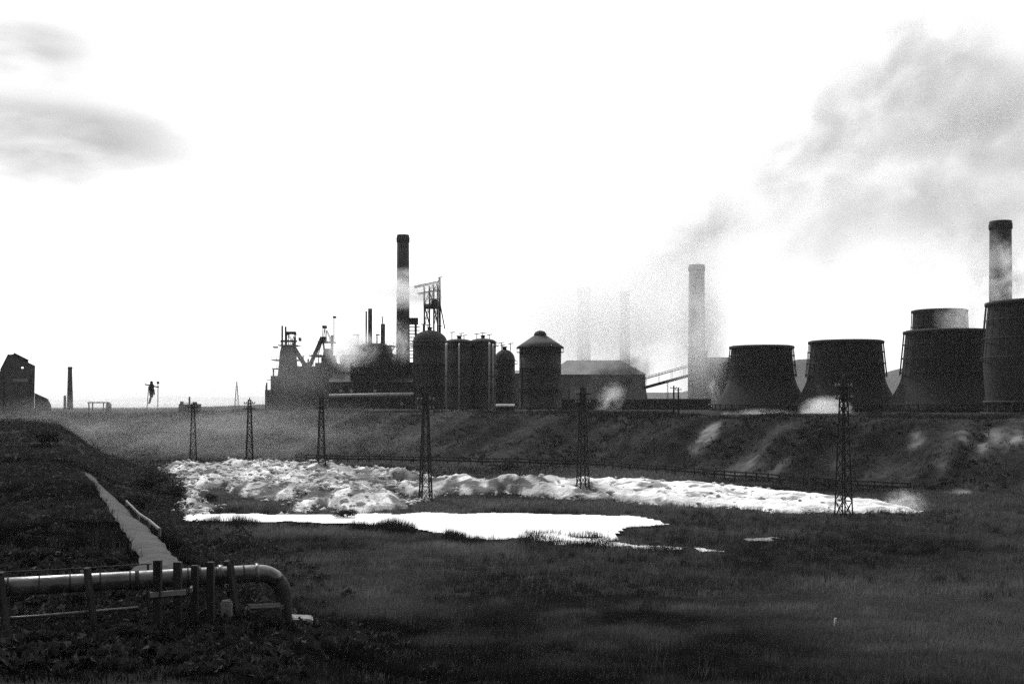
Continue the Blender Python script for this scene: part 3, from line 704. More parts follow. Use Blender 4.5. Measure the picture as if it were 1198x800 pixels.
furnace(438, 440, [(486, 46), (450, 45), (425, 43), (407, 41), (402, 26)],
        [(404.5, 416, 462), (414, 417, 461)],
        [(428.5, 405, 428.5, 364, 2.0), (433, 405, 433, 361, 5.0), (448, 405, 448, 379, 5.2), (448, 380, 447, 370, 1.4)],
        [(413, 420, 391, 392.5), (418.5, 404, 418.5, 391, .8), (452, 405, 462, 420, .7), (462, 405, 452, 420, .7), (441, 404, 441, 392, .7), (440, 444, 391, 392)],
        None, 'dark blast furnace with upright vessels on top, left of the tall chimney',
        [(414, 462, 430, 487, -10, 9), (462, 486, 424, 487, -4, 9), (464, 474, 418, 425, -3, 3)])
# steel-plate ancillary buildings between the furnaces
def shed(px0, px1, d, eave, ridge, depth, wall, roof, label, zb=None, hip=0.0, name='shed', windows=None, cat='shed', ridge_x=True):
    fr = Fr((px0 + px1) / 2, d, zb); t = thing(name, label, cat, fr.loc); X, Z, S = fr.X, fr.Z, fr.S
    x0, x1 = X(px0), X(px1); he, hr = Z(eave), Z(ridge)
    ym = depth / 2; hx = hip * (x1 - x0)
    if ridge_x:
        v = [(x0, 0, -.3), (x1, 0, -.3), (x1, depth, -.3), (x0, depth, -.3), (x0, 0, he), (x1, 0, he), (x1, depth, he), (x0, depth, he), (x0 + hx, ym, hr - .15), (x1 - hx, ym, hr - .15)]
        fs = [(0, 1, 5, 4), (2, 3, 7, 6), (1, 2, 6, 9, 5) if not hx else (1, 2, 6, 5), (3, 0, 4, 8, 7) if not hx else (3, 0, 4, 7)]
        MB().add(v, fs).build('wall', wall, t)
        e = .5; sl = (hr - he) / ym; z0 = he - e * sl + .1
        r = [(x0 - (e if hx else .3), -e, z0), (x1 + (e if hx else .3), -e, z0), (x1 - hx + (0 if hx else .3), ym, hr), (x0 + hx - (0 if hx else .3), ym, hr), (x1 + (e if hx else .3), depth + e, z0), (x0 - (e if hx else .3), depth + e, z0)]
        rf = [(0, 1, 2, 3), (2, 4, 5, 3)]
        if hx: rf += [(1, 4, 2), (5, 0, 3)]
        ro = MB().add(r, rf).build('roof', roof, t)
        sm = ro.modifiers.new('thick', 'SOLIDIFY'); sm.thickness = .14; sm.offset = 1
    if windows:
        for wx0, wx1, wy0, wy1 in windows:
            f_ = MB().box(X(wx0), X(wx1), -.12, .1, Z(wy1), Z(wy0)).build('window', M['soot_steel'], t)
            MB().box(X(wx0) + .12, X(wx1) - .12, -.15, -.125, Z(wy1) + .12, Z(wy0) - .12).build('pane', M['pale_paint'], f_)
    return t, fr
shed(385, 484, 428, 447, 437, 22, M['soot_steel'], M['soot_steel'], 'long dark casting shed in front of the furnaces', windows=[(397, 401, 455, 459), (409, 413, 455, 459), (437, 441, 455, 459), (468, 472, 470, 474)])
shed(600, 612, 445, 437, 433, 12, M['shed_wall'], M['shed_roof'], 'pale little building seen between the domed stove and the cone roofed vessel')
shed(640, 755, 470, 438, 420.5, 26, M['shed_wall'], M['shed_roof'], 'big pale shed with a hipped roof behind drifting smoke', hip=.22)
shed(668, 757, 452, 470, 452, 14, M['soot_brick'], M['soot_steel'], 'dark lower building in front of the big pale shed')
shed(825, 866, 455, 424, 417, 22, M['soot_steel'], M['soot_steel'], 'dark boiler house between the pale chimney and the leftmost cooling tower', name='boiler_house', cat='building')
fr = Fr(825.5, 452); t = thing('stub_stack', 'short dark stub stack beside the boiler house', 'stack', fr.loc)
MB().lathe([(.8, 0), (.7, fr.Z(410)), (.55, fr.Z(410)), (.5, fr.Z(412))], 16).build('pipe', M['soot_steel'], t); MB().lathe([(.72, fr.Z(413)), (.95, fr.Z(413)), (.95, fr.Z(412)), (.72, fr.Z(412))], 16, closed=True).build('collar', M['soot_steel'], t)

shed(484, 600, 470, 423, 417, 18, M['soot_steel'], M['soot_steel'], 'dark engine house filling the gaps behind the stoves', name='engine_house', cat='building')
shed(398, 470, 474, 421, 414, 16, M['soot_steel'], M['soot_steel'], 'dark tall house behind the blast furnace with upright vessels', name='ore_house', cat='building')
# gas main in front of furnaces
fr = Fr(432, 405); t = thing('gas_main', 'long horizontal gas main on trestles in front of the furnaces', 'pipe', fr.loc)
MB().tube([(fr.X(385), 0, fr.Z(463)), (fr.X(484), 0, fr.Z(461))], .62, 12).build('pipe', M['pale_paint'], t)
for px in np.linspace(389, 481, 7):
    MB().beam((fr.X(px) - .5, 0, -.5), (fr.X(px) - .1, 0, fr.Z(464)), .25).beam((fr.X(px) + .5, 0, -.5), (fr.X(px) + .1, 0, fr.Z(464)), .25).build('trestle', M['soot_steel'], t)

# retaining wall along the plateau
fr = Fr(742, 402); t = thing('yard_wall', 'long dark wall with a pale ledge below the sloping conveyor', 'wall', fr.loc)
w_ = MB(); w_.box(fr.X(655), fr.X(832), 0, .6, -.5, fr.Z(467)); w_.build('wall', M['soot_brick'], t)
w_ = MB().box(fr.X(655), fr.X(832), -.12, .72, fr.Z(467), fr.Z(466.2)); w_.build('coping', M['concrete'], t)
w_ = MB()
for px in np.arange(660, 832, 12): w_.box(fr.X(px), fr.X(px) + .8, -.3, -.002, -.5, fr.Z(468))
w_.build('buttress', M['soot_brick'], t)

# inclined conveyor
d = 436; fr = Fr(781, d); X, Z = fr.X, fr.Z
t = thing('conveyor_bridge', 'sloping conveyor bridge between the shed and the pale chimney', 'conveyor', fr.loc)
MB().beam((X(752), 0, Z(454.5)), (X(812), 0, Z(438)), 3.0, .8).build('deck', M['soot_steel'], t)
mb = MB()
for y0 in (-1.7, 1.7):
    mb.beam((X(752), y0, Z(453.5)), (X(812), y0, Z(437)), .35, .75); mb.beam((X(752), y0, Z(444)), (X(812), y0, Z(427)), .3)
    n = 16
    for i in range(n):
        a = i / n; b = (i + 1) / n
        A = Vector((X(752 + 60 * a), y0, Z(453.5 - 16.5 * a))); B = Vector((X(752 + 60 * b), y0, Z(444 - 17 * b)))
        if i % 4 == 1: mb.beam(A, (A.x, y0, Z(444 - 17 * a)), .1)
mb.build('truss', M['soot_steel'], t)
mb = MB()
for y0 in (-1.75, 1.75):
    mb.beam((X(752), y0, Z(441.8)), (X(812), y0, Z(424.8)), .13)
    for i in range(17):
        a = i / 16; mb.beam((X(752 + 60 * a), y0, Z(444 - 17 * a)), (X(752 + 60 * a), y0, Z(441.8 - 17 * a)), .13)
mb.build('handrail', M['soot_steel'], t)
MB().beam((X(781), -1.5, -.3), (X(781), -1.2, Z(447)), .18).beam((X(781), 1.5, -.3), (X(781), 1.2, Z(447)), .18).build('support', M['soot_steel'], t)

# telegraph poles on the plateau edge
for px, top, lab in ((788.2, 451, 'taller of the twin telegraph poles below the conveyor'), (793.6, 453, 'shorter of the twin telegraph poles below the conveyor')):
    fr = Fr(px, 236); t = thing('telegraph_pole', lab, 'pole', fr.loc, 'twin telegraph poles'); h = fr.Z(top)
    MB().tube([(0, 0, -.3), (0, 0, h)], [.22, .16], 8).build('pole', M['timber'], t)
    MB().beam((-.7, .18, h - .5), (.7, .18, h - .5), .14).build('crossarm', M['timber'], t)
    for s_ in (-.6, .6): MB().lathe([(.05, h - .43), (.09, h - .35), (.05, h - .2)], 8, (s_, .18)).build('insulator', M['concrete'], t)

# white-roofed huts and wall at the plateau edge
def hut(px0, px1, d, top, bot, m, label, name='hut'):
    xm = ((px0 + px1) / 2 - 599) / F * d; zb = H(xm, d) - .2; zt = ZC + (468 - top) / F * d; ze = ZC + (468 - bot) / F * d
    t = thing(name, label, 'hut', (xm, d, zb)); w = (px1 - px0) / F * d / 2
    r = MB(); n = 10; R_ = (zt - ze)
    pts = [(math.cos(a) * R_ * 1.5, math.sin(a) * R_) for a in np.linspace(0, math.pi, n)]
    vs = [(s_ * w, y + R_ * 1.5, z + ze - zb) for s_ in (-1, 1) for y, z in pts]
    r.add(vs, [(i, i + 1, n + i + 1, n + i) for i in range(n - 1)] + [list(range(n)), list(range(2 * n - 1, n - 1, -1))])
    r.build('roof', m, t)
    MB().box(-w * .98, w * .98, .12, R_ * 3 - .12, -.3, ze - zb).build('wall', M['soot_brick'], t)
    MB().box(-.4, .4, .02, .11, -.1, min(1.8, ze - zb - .1)).build('door', M['timber'], t)
hut(502.5, 519.5, 296, 480.5, 486.5, M['white_roof'], 'small hut with rounded white roof beside the second pylon from the left of the spoil')
hut(523, 545.5, 296, 480, 488, M['white_roof'], 'longer hut with rounded ribbed white roof in front of the joined stoves')
hut(580, 602, 310, 472.5, 475.5, M['pale_paint'], 'low grey roofed hut at the foot of the domed stove')
fr = Fr(610, 282); t = thing('white_tank', 'low white horizontal tank below the big cone roofed vessel', 'tank', fr.loc)
MB().tube([(fr.X(592), 0, fr.Z(490.4)), (fr.X(592.5), 0, fr.Z(490.4)), (fr.X(619), 0, fr.Z(490.4)), (fr.X(628), 0, fr.Z(490.9))], [.3, .46, .46, .35], 12).build('shell', M['white_roof'], t)
for px in (596, 606, 616, 625): MB().box(fr.X(px), fr.X(px) + .4, -.3, .3, -.4, fr.Z(492)).build('saddle', M['concrete'], t)

# ------------------------------------------------------------------ left skyline
fr = Fr(20, 345); X, Z = fr.X, fr.Z
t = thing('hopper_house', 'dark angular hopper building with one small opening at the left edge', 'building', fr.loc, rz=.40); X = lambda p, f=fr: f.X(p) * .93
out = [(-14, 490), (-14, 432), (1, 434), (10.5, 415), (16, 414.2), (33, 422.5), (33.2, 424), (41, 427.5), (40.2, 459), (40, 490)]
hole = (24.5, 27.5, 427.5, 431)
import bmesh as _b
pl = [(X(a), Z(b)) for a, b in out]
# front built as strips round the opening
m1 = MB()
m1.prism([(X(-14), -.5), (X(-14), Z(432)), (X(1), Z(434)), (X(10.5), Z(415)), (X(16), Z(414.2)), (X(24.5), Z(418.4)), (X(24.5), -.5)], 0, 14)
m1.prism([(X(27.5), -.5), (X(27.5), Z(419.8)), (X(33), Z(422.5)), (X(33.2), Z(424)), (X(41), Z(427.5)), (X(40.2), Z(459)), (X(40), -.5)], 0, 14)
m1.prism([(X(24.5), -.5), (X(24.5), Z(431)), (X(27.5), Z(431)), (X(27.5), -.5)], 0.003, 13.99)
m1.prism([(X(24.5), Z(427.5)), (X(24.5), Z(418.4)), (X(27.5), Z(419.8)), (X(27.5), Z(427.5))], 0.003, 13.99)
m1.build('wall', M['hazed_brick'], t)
MB().box(X(15), X(33), -.25, -.003, Z(446.5), Z(443)).build('ledge', M['shed_roof'], t)
MB().prism([(X(40.5), -.5), (X(40.5), Z(459.5)), (X(56), Z(466.5)), (X(60), Z(474)), (X(60), -.5)], 1, 12).build('lean_to', M['soot_brick'], t)
MB().beam((X(16.2), -.2, Z(413.4)), (X(33.2), -.2, Z(421.8)), .5, .5).beam((X(10.3), -.2, Z(414.6)), (X(1), -.2, Z(433.4)), .4).build('roof_edge', M['soot_steel'], t)
for a in (5, 36): MB().box(X(a) - .1, X(a) + .1, -.2, -.003, 0, Z(436)).build('downpipe', M['soot_steel'], t)

fr = Fr(113, 330); t = thing('loading_frame', 'low open steel frame like a table on the left skyline', 'frame', fr.loc)
mb = MB(); X, Z = fr.X, fr.Z
for y0 in (0, 3): mb.beam((X(102.5), y0, Z(470.8)), (X(121.5), y0, Z(470.8)), .35)
mb.build('top_beam', M['soot_steel'], t)
for px in (104, 121):
    for y0 in (0, 3): MB().beam((X(px), y0, -.3), (X(px), y0, Z(471.3)), .3).build('leg', M['soot_steel'], t)
fr = Fr(126, 332); X, Z = fr.X, fr.Z; t = thing('cabin', 'tiny dark cabin with a pointed roof right of the low open frame', 'cabin', fr.loc)
MB().box(X(124), X(128.5), 0, 1.4, -.3, Z(474)).build('wall', M['soot_brick'], t)
MB().prism([(X(123.6), Z(473.9)), (X(126), Z(470)), (X(128.9), Z(473.9))], -.15, 1.55).build('roof', M['soot_steel'], t)
# pole transformer
fr = Fr(179, 330); X, Z, S = fr.X, fr.Z, fr.S
t = thing('pole_transformer', 'dark pole transformer on two thin pale posts above the left skyline', 'transformer', fr.loc)
for a, b, y1 in ((171.6, 174, 452), (184.6, 184.9, 447)): MB().beam((X(a), 0, -.3), (X(b), 0, Z(y1)), .2).build('post', M['grey_timber'], t)
MB().beam((X(169.5), 0, Z(449.5)), (X(186), 0, Z(453)), .35).build('crossarm', M['timber'], t)
MB().lathe([(S(1.6), Z(465)), (S(2.4), Z(462)), (S(3.0), Z(455)), (S(2.8), Z(450)), (S(1.7), Z(449)), (S(1.7), Z(446.5)), (S(.6), Z(445.6))], 14, (X(177.3), 0)).build('tank', M['soot_steel'], t)
MB().beam((X(176.5), 0, Z(465)), (X(174.5), 0, Z(472)), .5).beam((X(180), 0, Z(455)), (X(181), 0, Z(462)), .25).build('cable_box', M['soot_steel'], t)
MB().lathe([(.15, Z(449)), (.42, Z(448.5)), (.42, Z(446.8)), (.1, Z(446))], 10, (X(184.9), 0)).build('insulator', M['soot_steel'], t)
# pump frame near the farthest pylon, mast
fr = Fr(219, 318); X, Z = fr.X, fr.Z; t = thing('pump_house', 'low flat structure with three stubby posts behind the farthest pylon', 'pump house', fr.loc)
MB().box(X(209), X(231), 0, 4, -.4, Z(472.5)).build('wall', M['soot_brick'], t)
for px, top, w in ((211.5, 469.5, 3), (220.5, 464, 1), (227, 470, 4)):
    MB().box(X(px - w / 2), X(px + w / 2), .5, 1.5, Z(472.5), Z(top)).build('post', M['soot_steel'], t)
MB().box(X(213), X(226), .6, 1.2, Z(471.6), Z(471)).build('rail', M['soot_steel'], t)
fr = Fr(277, 560); X, Z = fr.X, fr.Z; t = thing('signal_mast', 'thin pale lattice mast far off on the skyline left of the furnaces', 'mast', fr.loc); h = fr.Z(446)
mb = MB()
for s_ in ((-1, -1), (1, -1), (1, 1), (-1, 1)): mb.beam((s_[0] * 1.3, s_[1] * 1.3, -.3), (s_[0] * .1, s_[1] * .1, h), .14)
for k in range(9):
    a = k / 10; b = (k + 1) / 10; wa = 1.3 - 1.2 * a; wb_ = 1.3 - 1.2 * b
    mb.beam((-wa, -wa, h * a), (wb_, -wb_, h * b), .08); mb.beam((wa, -wa, h * a), (-wb_, -wb_, h * b), .08)
mb.build('lattice', M['soot_steel'], t); MB().beam((-1.2, 0, h * .83), (1.2, 0, h * .83), .15).build('crossarm', M['soot_steel'], t)

# far hills
def ridge(name, d, pts, depth, m, label):
    px = np.linspace(pts[0][0], pts[-1][0], 160); py = np.interp(px, [p[0] for p in pts], [p[1] for p in pts]) + (fbm(px * .05, px * 0, 61, 4) - .5) * 3
    X = (px - 599) / F * d; top = ZC + (468 - py) / F * d
    V = []; n = len(px); prof = [(-1, 0), (-.7, .25), (-.4, .62), (-.15, .92), (0, 1), (.3, .85), (1, 0)]
    for a, hgt in prof:
        for i in range(n):
            V.append((X[i], d + a * depth, ZP - 1 + (top[i] - ZP + 1) * hgt * (1 - .12 * (vnoise(X[i] * .01, a * 3, 8)) * (hgt < 1))))
    f = [(j * n + i, j * n + i + 1, (j + 1) * n + i + 1, (j + 1) * n + i) for j in range(len(prof) - 1) for i in range(n - 1)]
    tag(raw_mesh(name, V, f, m, None, True), label, 'hill', kind='structure')
ridge('hills', 1900, [(600, 468), (700, 466), (760, 459), (800, 458), (880, 436), (930, 421), (945, 420), (980, 424), (1030, 437), (1050, 431), (1080, 428), (1140, 430), (1260, 438), (1500, 466)], 350, M['hill'], 'hazy hill showing between the cooling towers')
ridge('hills', 2900, [(-500, 467), (-100, 467), (60, 468), (140, 466), (200, 463.5), (240, 465), (290, 463), (330, 465), (420, 466), (560, 462), (700, 466)], 300, M['hill'], 'low hazy ridge along the left horizon')

# ------------------------------------------------------------------ toe-of-bank fence
FE = [(-44, 231.5), (-20, 222.5), (0, 215.5), (14, 209), (30, 184), (46, 157.5), (54, 151)]
cum = [0]
for a, b in zip(FE[:-1], FE[1:]): cum.append(cum[-1] + math.hypot(b[0] - a[0], b[1] - a[1]))
t = thing('bank_fence', 'dark post and rail fence along the foot of the bank behind the spoil', 'fence', (0, 215.5, H(0, 215.5)))
def fpos(s_):
    x = np.interp(s_, cum, [p[0] for p in FE]); y = np.interp(s_, cum, [p[1] for p in FE]); return Vector((x, y - 215.5, H(x, y) - t.location.z))
r1 = MB(); r2 = MB(); k = 0
S_ = np.arange(0, cum[-1], 2.4)
for i, s_ in enumerate(S_):
    p = fpos(s_); MB().beam(p - Vector((0, 0, .3)), p + Vector((random.uniform(-.05, .05), 0, 1.35 + random.uniform(-.15, .1))), .2).build('post', M['timber'], t)
    if i:
        q = fpos(S_[i - 1]); r1.beam(q + Vector((0, -.13, 1.2)), p + Vector((0, -.13, 1.2)), .1, .2); r2.beam(q + Vector((0, -.13, .65)), p + Vector((0, -.13, .65)), .09, .3)
r1.build('rail', M['timber'], t); r2.build('rail', M['timber'], t)

# ------------------------------------------------------------------ foreground pipe
A = Vector((-17.6, 34.8, 6.48)); B = Vector((-8.55, 38.3, 6.48)); base = Vector((-12.6, 36.8, H(-12.6, 36.8)))
t = thing('overland_pipe', 'large pale overland pipe with an elbow, crossing the lower left corner', 'pipe', base)
dirv = (B - A).normalized(); R = .29
pts = [A - base, (A.lerp(B, .35)) - base, (A.lerp(B, .7)) - base, B - base]
rad = .85
for a in np.linspace(.2, math.pi / 2, 7): pts.append(B + dirv * rad * math.sin(a) + Vector((0, 0, -rad * (1 - math.cos(a)))) - base)
end = pts[-1]; pts.append(Vector((end.x, end.y, H(end.x + base.x, end.y + base.y) - base.z - .5)))
MB().tube(pts[:8], R, 24).build('pipe', M['pipe'], t); MB().tube([pts[7] + (pts[7] - pts[8]) * .02] + pts[8:], R - .004, 24).build('down_pipe', M['pipe_rust_dark'], t)  # lower elbow takes the darker metal so it fades out downwards
ring(pts[8], (pts[9] - pts[7]).normalized(), R + .05, .1, M['pipe_rust_dark'], 'flange') if 0 else None
def ring(c, ax, r, w, m, name):
    MB().tube([c - ax * w / 2, c + ax * w / 2], r, 24).build(name, m, t)
for u in np.arange(.02, .98, .093): ring(A.lerp(B, u) - base, dirv, R + .012, .05, M['pipe_rust_dark'], 'lagging_band')
for u in (.055, .6, .8): ring(A.lerp(B, u) - base, dirv, R + .06, .12, M['pipe_rust_dark'], 'flange')
ring(B - base - dirv * .05, dirv, R + .05, .1, M['pipe'], 'flange'); ring(B - base + dirv * -1.25, dirv, R + .06, .14, M['pipe'], 'flange')
nrm = Vector((dirv.y, -dirv.x, 0))
for u in (.185, .445, .9):
    c = A.lerp(B, u); tr = MB()
    for s_, lean in ((1, .35), (-1, .35)):
        q = c + nrm * s_ * (R + .12); f_ = c + nrm * s_ * (R + .12 + lean) + dirv * .25; f_.z = H(f_.x, f_.y) - .3
        tr.beam(f_ - base, q + Vector((0, 0, R + .12)) - base, .17)
    tr.beam(c + nrm * (R + .3) + Vector((0, 0, -R - .1)) - base, c - nrm * (R + .3) + Vector((0, 0, -R - .1)) - base, .14)
    tr.build('support', M['timber'], t)
# small conduit below and behind, on its own stakes
A2 = A + Vector((-.2, -.5, -.92)); B2 = A.lerp(B, .62) + Vector((0, -.5, -.82))
b2 = Vector((A2.x, A2.y, H(A2.x, A2.y))); t2 = thing('conduit', 'thin pale conduit running low in front of the large pipe', 'pipe', b2)
MB().tube([A2 - b2, A2.lerp(B2, .5) - b2 + Vector((0, 0, -.03)), B2 - b2], .045, 10).build('pipe', M['pipe'], t2)
for u in (.12, .5, .92):
    c = A2.lerp(B2, u); MB().beam(Vector((c.x, c.y, H(c.x, c.y) - .2)) - b2, c - b2 + Vector((0, 0, -.05)), .07).build('stake', M['timber'], t2)
# fence at the foot of the path, in front of the pipe
b3 = A.lerp(B, .74) + nrm * .55; b3.z = H(b3.x, b3.y); t3 = thing('path_fence', 'short fence of four black posts where the footpath meets the pipe', 'fence', b3)
fp3 = []
for px, py, w in ((184.5, 655, .24), (208, 657, .24), (228, 661, .2), (246.5, 657, .22)):
    u = (px - 6) / (330 - 6); c = A.lerp(B, .185 + .76 * (px - 115) / 215 * .96) + nrm * .55; c = Vector(((px - 599) / F * c.y, c.y, 0))
    zt = ZC + (468 - py) / F * c.y; g0 = H(c.x, c.y); p = Vector((c.x, c.y, g0)) - b3
    MB().box(p.x - w / 2, p.x + w / 2, p.y - .1, p.y + .1, p.z - .3, zt - b3.z).build('post', M['timber'], t3); fp3.append(p)
zr = ZC + (468 - 687) / F * b3.y - b3.z
MB().beam((fp3[0].x - .2, fp3[0].y - .14, zr - .02), (fp3[1].x + .3, fp3[1].y - .14, zr + .02), .06, .16).beam((fp3[1].x + .45, fp3[1].y - .14, zr + .07), (fp3[2].x - .05, fp3[2].y - .14, zr + .11), .06, .16).build('rail', M['grey_timber'], t3)
# cable over pipe
wz = .16
b4 = A + Vector((0, .9, .0)); b4.z = H(b4.x, b4.y); t4 = thing('wire_rail', 'thin dark wire rail on stakes running just behind the large pipe', 'rail', b4)
C4 = A + Vector((0, .9, .36)); D4 = A.lerp(B, .62) + Vector((0, .9, .38))
MB().tube([C4 - b4, C4.lerp(D4, .5) - b4 - Vector((0, 0, .03)), D4 - b4], .022, 6).build('wire', M['pipe_rust_dark'], t4)
for u in (.02, .35, .68, .98):
    c = C4.lerp(D4, u); MB().beam(Vector((c.x, c.y, H(c.x, c.y) - .2)) - b4, c - b4, .06).build('stake', M['timber'], t4)
# concrete pieces under and beside the elbow
def rock(name, label, loc, size, seed, m, rz=0):
    r = random.Random(seed); import bmesh
    bm = bmesh.new(); bmesh.ops.create_cube(bm, size=2); bmesh.ops.bevel(bm, geom=bm.edges[:], offset=.18, segments=2, affect='EDGES')
    bmesh.ops.subdivide_edges(bm, edges=bm.edges[:], cuts=1, use_grid_fill=True)
    for v in bm.verts: v.co += Vector((r.uniform(-1, 1), r.uniform(-1, 1), r.uniform(-1, 1))) * .09
    me = bpy.data.meshes.new(name); bm.to_mesh(me); bm.free(); me.materials.append(m)
    o = bpy.data.objects.new(name, me); COL.objects.link(o); o.location = loc; o.scale = size; o.rotation_euler = (r.uniform(-.1, .1), r.uniform(-.1, .1), rz)
    return tag(o, label, 'block')
def g_at(px, py, dz=0):
    for d in np.arange(30, 110, .1):
        p = at(px, py, d)
        if H(p.x, d) >= p.z: return Vector((p.x, d, H(p.x, d) + dz))
p = g_at(352, 730, .12); rock('concrete_slab', 'pale broken concrete slab lying right of the pipe elbow', p, (.42, .35, .16), 3, M['concrete'], .2)
p = g_at(372, 735, .06); rock('concrete_slab', 'smaller pale slab fragment on the grass right of the broken slab', p, (.26, .22, .1), 5, M['concrete'], -.3)
p = g_at(266, 728, .3); rock('concrete_block', 'upright pale concrete block standing under the pipe', p, (.2, .2, .42), 8, M['concrete'], .1)
p = g_at(306, 738, .4); rock('pipe_plinth', 'dark squat plinth under the pipe elbow', p + Vector((0, .5, -.15)), (.62, .45, .5), 12, M['soot_brick'], .3)
p = g_at(977, 735, .18); o = rock('white_stake', 'small white marker stake alone in the dark right field', p, (.05, .05, .28), 15, M['white_roof']); o['category'] = 'stake'
# handrail beside the path
hp = [(139, 583), (150, 597), (163, 608), (177, 621)]
q0 = None; HB = None; prev = None
for i, (px, py) in enumerate(hp):
    d = ray_ground(px - 4, py + 6)[1]
    x = np.interp(d, yy, pxl) + np.interp(d, yy, hw) + .35; g0 = Vector((x, d, H(x, d)))
    if HB is None: HB = g0; t5 = thing('path_handrail', 'low pale handrail on the right side of the footpath', 'handrail', HB)
    MB().beam(g0 - HB - Vector((0, 0, .3)), g0 - HB + Vector((0, 0, .62)), .12).build('post', M['grey_timber'], t5)
    if prev is not None: MB().beam(prev - HB + Vector((0, 0, .55)), g0 - HB + Vector((0, 0, .55)), .09, .12).build('rail', M['grey_timber'], t5)
    prev = g0

# ------------------------------------------------------------------ smoke and steam
def vol_mat(name, dens, color, aniso, scale, thr, cone=False, soft=1.0, stretch=(1, 1, 1), noff=0.0):
    m, nt, out = new_mat(name); L = nt.links.new
    pv = N(nt, 'ShaderNodeVolumePrincipled'); pv.inputs['Color'].default_value = (color, color, color, 1); pv.inputs['Anisotropy'].default_value = aniso
    tc = N(nt, 'ShaderNodeTexCoord'); mp = N(nt, 'ShaderNodeMapping'); mp.inputs['Scale'].default_value = stretch; mp.inputs['Location'].default_value = (noff, noff * .7, 0)
    L(tc.outputs['Object'], mp.inputs['Vector'])
    no = N(nt, 'ShaderNodeTexNoise'); no.inputs['Scale'].default_value = scale; no.inputs['Detail'].default_value = 4; no.inputs['Roughness'].default_value = .6; no.inputs['Distortion'].default_value = .6
    L(mp.outputs[0], no.inputs['Vector'])
    if cone:
        sp = N(nt, 'ShaderNodeSeparateXYZ'); L(tc.outputs['Object'], sp.inputs[0])
        y2 = math_n(nt, 'MULTIPLY', sp.outputs['Y'], sp.outputs['Y']); z2 = math_n(nt, 'MULTIPLY', sp.outputs['Z'], sp.outputs['Z'])
        r = math_n(nt, 'SQRT', math_n(nt, 'ADD', y2, z2))
        rr = math_n(nt, 'MULTIPLY_ADD', sp.outputs['X'], .86); nt.nodes[-1].inputs[2].default_value = .14
        q = math_n(nt, 'DIVIDE', r, rr); fall = math_n(nt, 'SUBTRACT', 1.0, q, True)
        e = math_n(nt, 'MULTIPLY', math_n(nt, 'SUBTRACT', 1.0, sp.outputs['X'], True), 4.0, True); fall = math_n(nt, 'MULTIPLY', fall, e)
    else:
        ln = N(nt, 'ShaderNodeVectorMath', operation='LENGTH'); L(tc.outputs['Object'], ln.inputs[0])
        fall = math_n(nt, 'SUBTRACT', 1.0, ln.outputs['Value'], True)
    fall = math_n(nt, 'POWER', math_n(nt, 'MULTIPLY', fall, 1.5 * soft, True), 1.3)
    nn = math_n(nt, 'MULTIPLY', math_n(nt, 'SUBTRACT', no.outputs['Fac'], thr, True), 5.0, True)
    L(math_n(nt, 'MULTIPLY', math_n(nt, 'MULTIPLY', nn, fall), dens), pv.inputs['Density'])
    L(pv.outputs[0], out.inputs['Volume'])
    return m
def puff(name, label, c, size, dens, color=.95, scale=2.0, thr=.42, rot=(0, 0, 0), aniso=.72, soft=1.0, noff=0.0, stretch=(1, 1, 1)):
    import bmesh
    bm = bmesh.new(); bmesh.ops.create_icosphere(bm, subdivisions=3, radius=1.0)
    me = bpy.data.meshes.new(name); bm.to_mesh(me); bm.free(); me.materials.append(vol_mat(name, dens, color, aniso, scale, thr, soft=soft, noff=noff, stretch=stretch))
    o = bpy.data.objects.new(name, me); COL.objects.link(o); o.location = c; o.scale = size; o.rotation_euler = rot
    return tag(o, label, name.replace('_', ' '), kind='stuff')
def plume(name, label, p, q, r, dens, color, scale, thr, noff=0.0, stretch=(1, 1, 1)):
    p = Vector(p); q = Vector(q); L = (q - p).length; n = 24
    vs = []; fs = []
    for x in np.linspace(0, 1, 7):
        for k in range(n): a = 2 * math.pi * k / n; rr = .14 + .86 * x; vs.append((x, rr * math.cos(a), rr * math.sin(a)))
    for i in range(6):
        for k in range(n): fs.append((i * n + k, (i + 1) * n + k, (i + 1) * n + (k + 1) % n, i * n + (k + 1) % n))
    b = MB().add(vs, fs, True); b.f.append(list(range(n))); b.sm.append(False); b.f.append([6 * n + k for k in range(n)][::-1]); b.sm.append(False)
    o = b.build(name, vol_mat(name, dens, color, .2, scale, thr, True, noff=noff, stretch=stretch))
    o.location = p; o.rotation_euler = (q - p).to_track_quat('X', 'Z').to_euler(); o.scale = (L, r, r)
    return tag(o, label, name.replace('_', ' '), kind='stuff')
plume('chimney_smoke', 'broad thin grey smoke spreading over the right of the sky', at(728, 320, 600), at(1340, 130, 600), 122, .0165, .5, 3.4, .38, 3.1, (1.7, 1, 1))
plume('chimney_smoke', 'darker smoke trail rising from the chimneys along the upper edge of the smoke', at(728, 336, 590), at(1180, -10, 570), 62, .024, .48, 3.4, .38, 6.3, (2.6, 1, 1))
puff('smoke', 'grey smoke cloud hanging over the chimneys at the start of the plume', at(800, 285, 570), (40, 16, 28), .032, .5, 2.2, .38, (0, -.5, 0), aniso=.2, noff=31)
puff('smoke', 'low grey smoke behind the hindmost cooling tower', at(1095, 300, 440), (46, 18, 18), .02, .5, 2.4, .40, (0, -.2, 0), aniso=.2, noff=33)
puff('steam', 'white steam drifting across the tall right chimney', at(1172, 325, 340), (17, 7, 14), .5, .99, 2.4, .48, (0, -.4, 0), noff=1.3)
puff('steam', 'white steam leaving the top of the hindmost cooling tower', at(1130, 374, 362), (11, 8, 10), .16, .985, 1.8, .40)
puff('steam', 'wisp of white steam crossing the dark chimney above the furnaces', at(478, 338, 438), (30, 7, 9), .34, .985, 1.4, .36, noff=5)
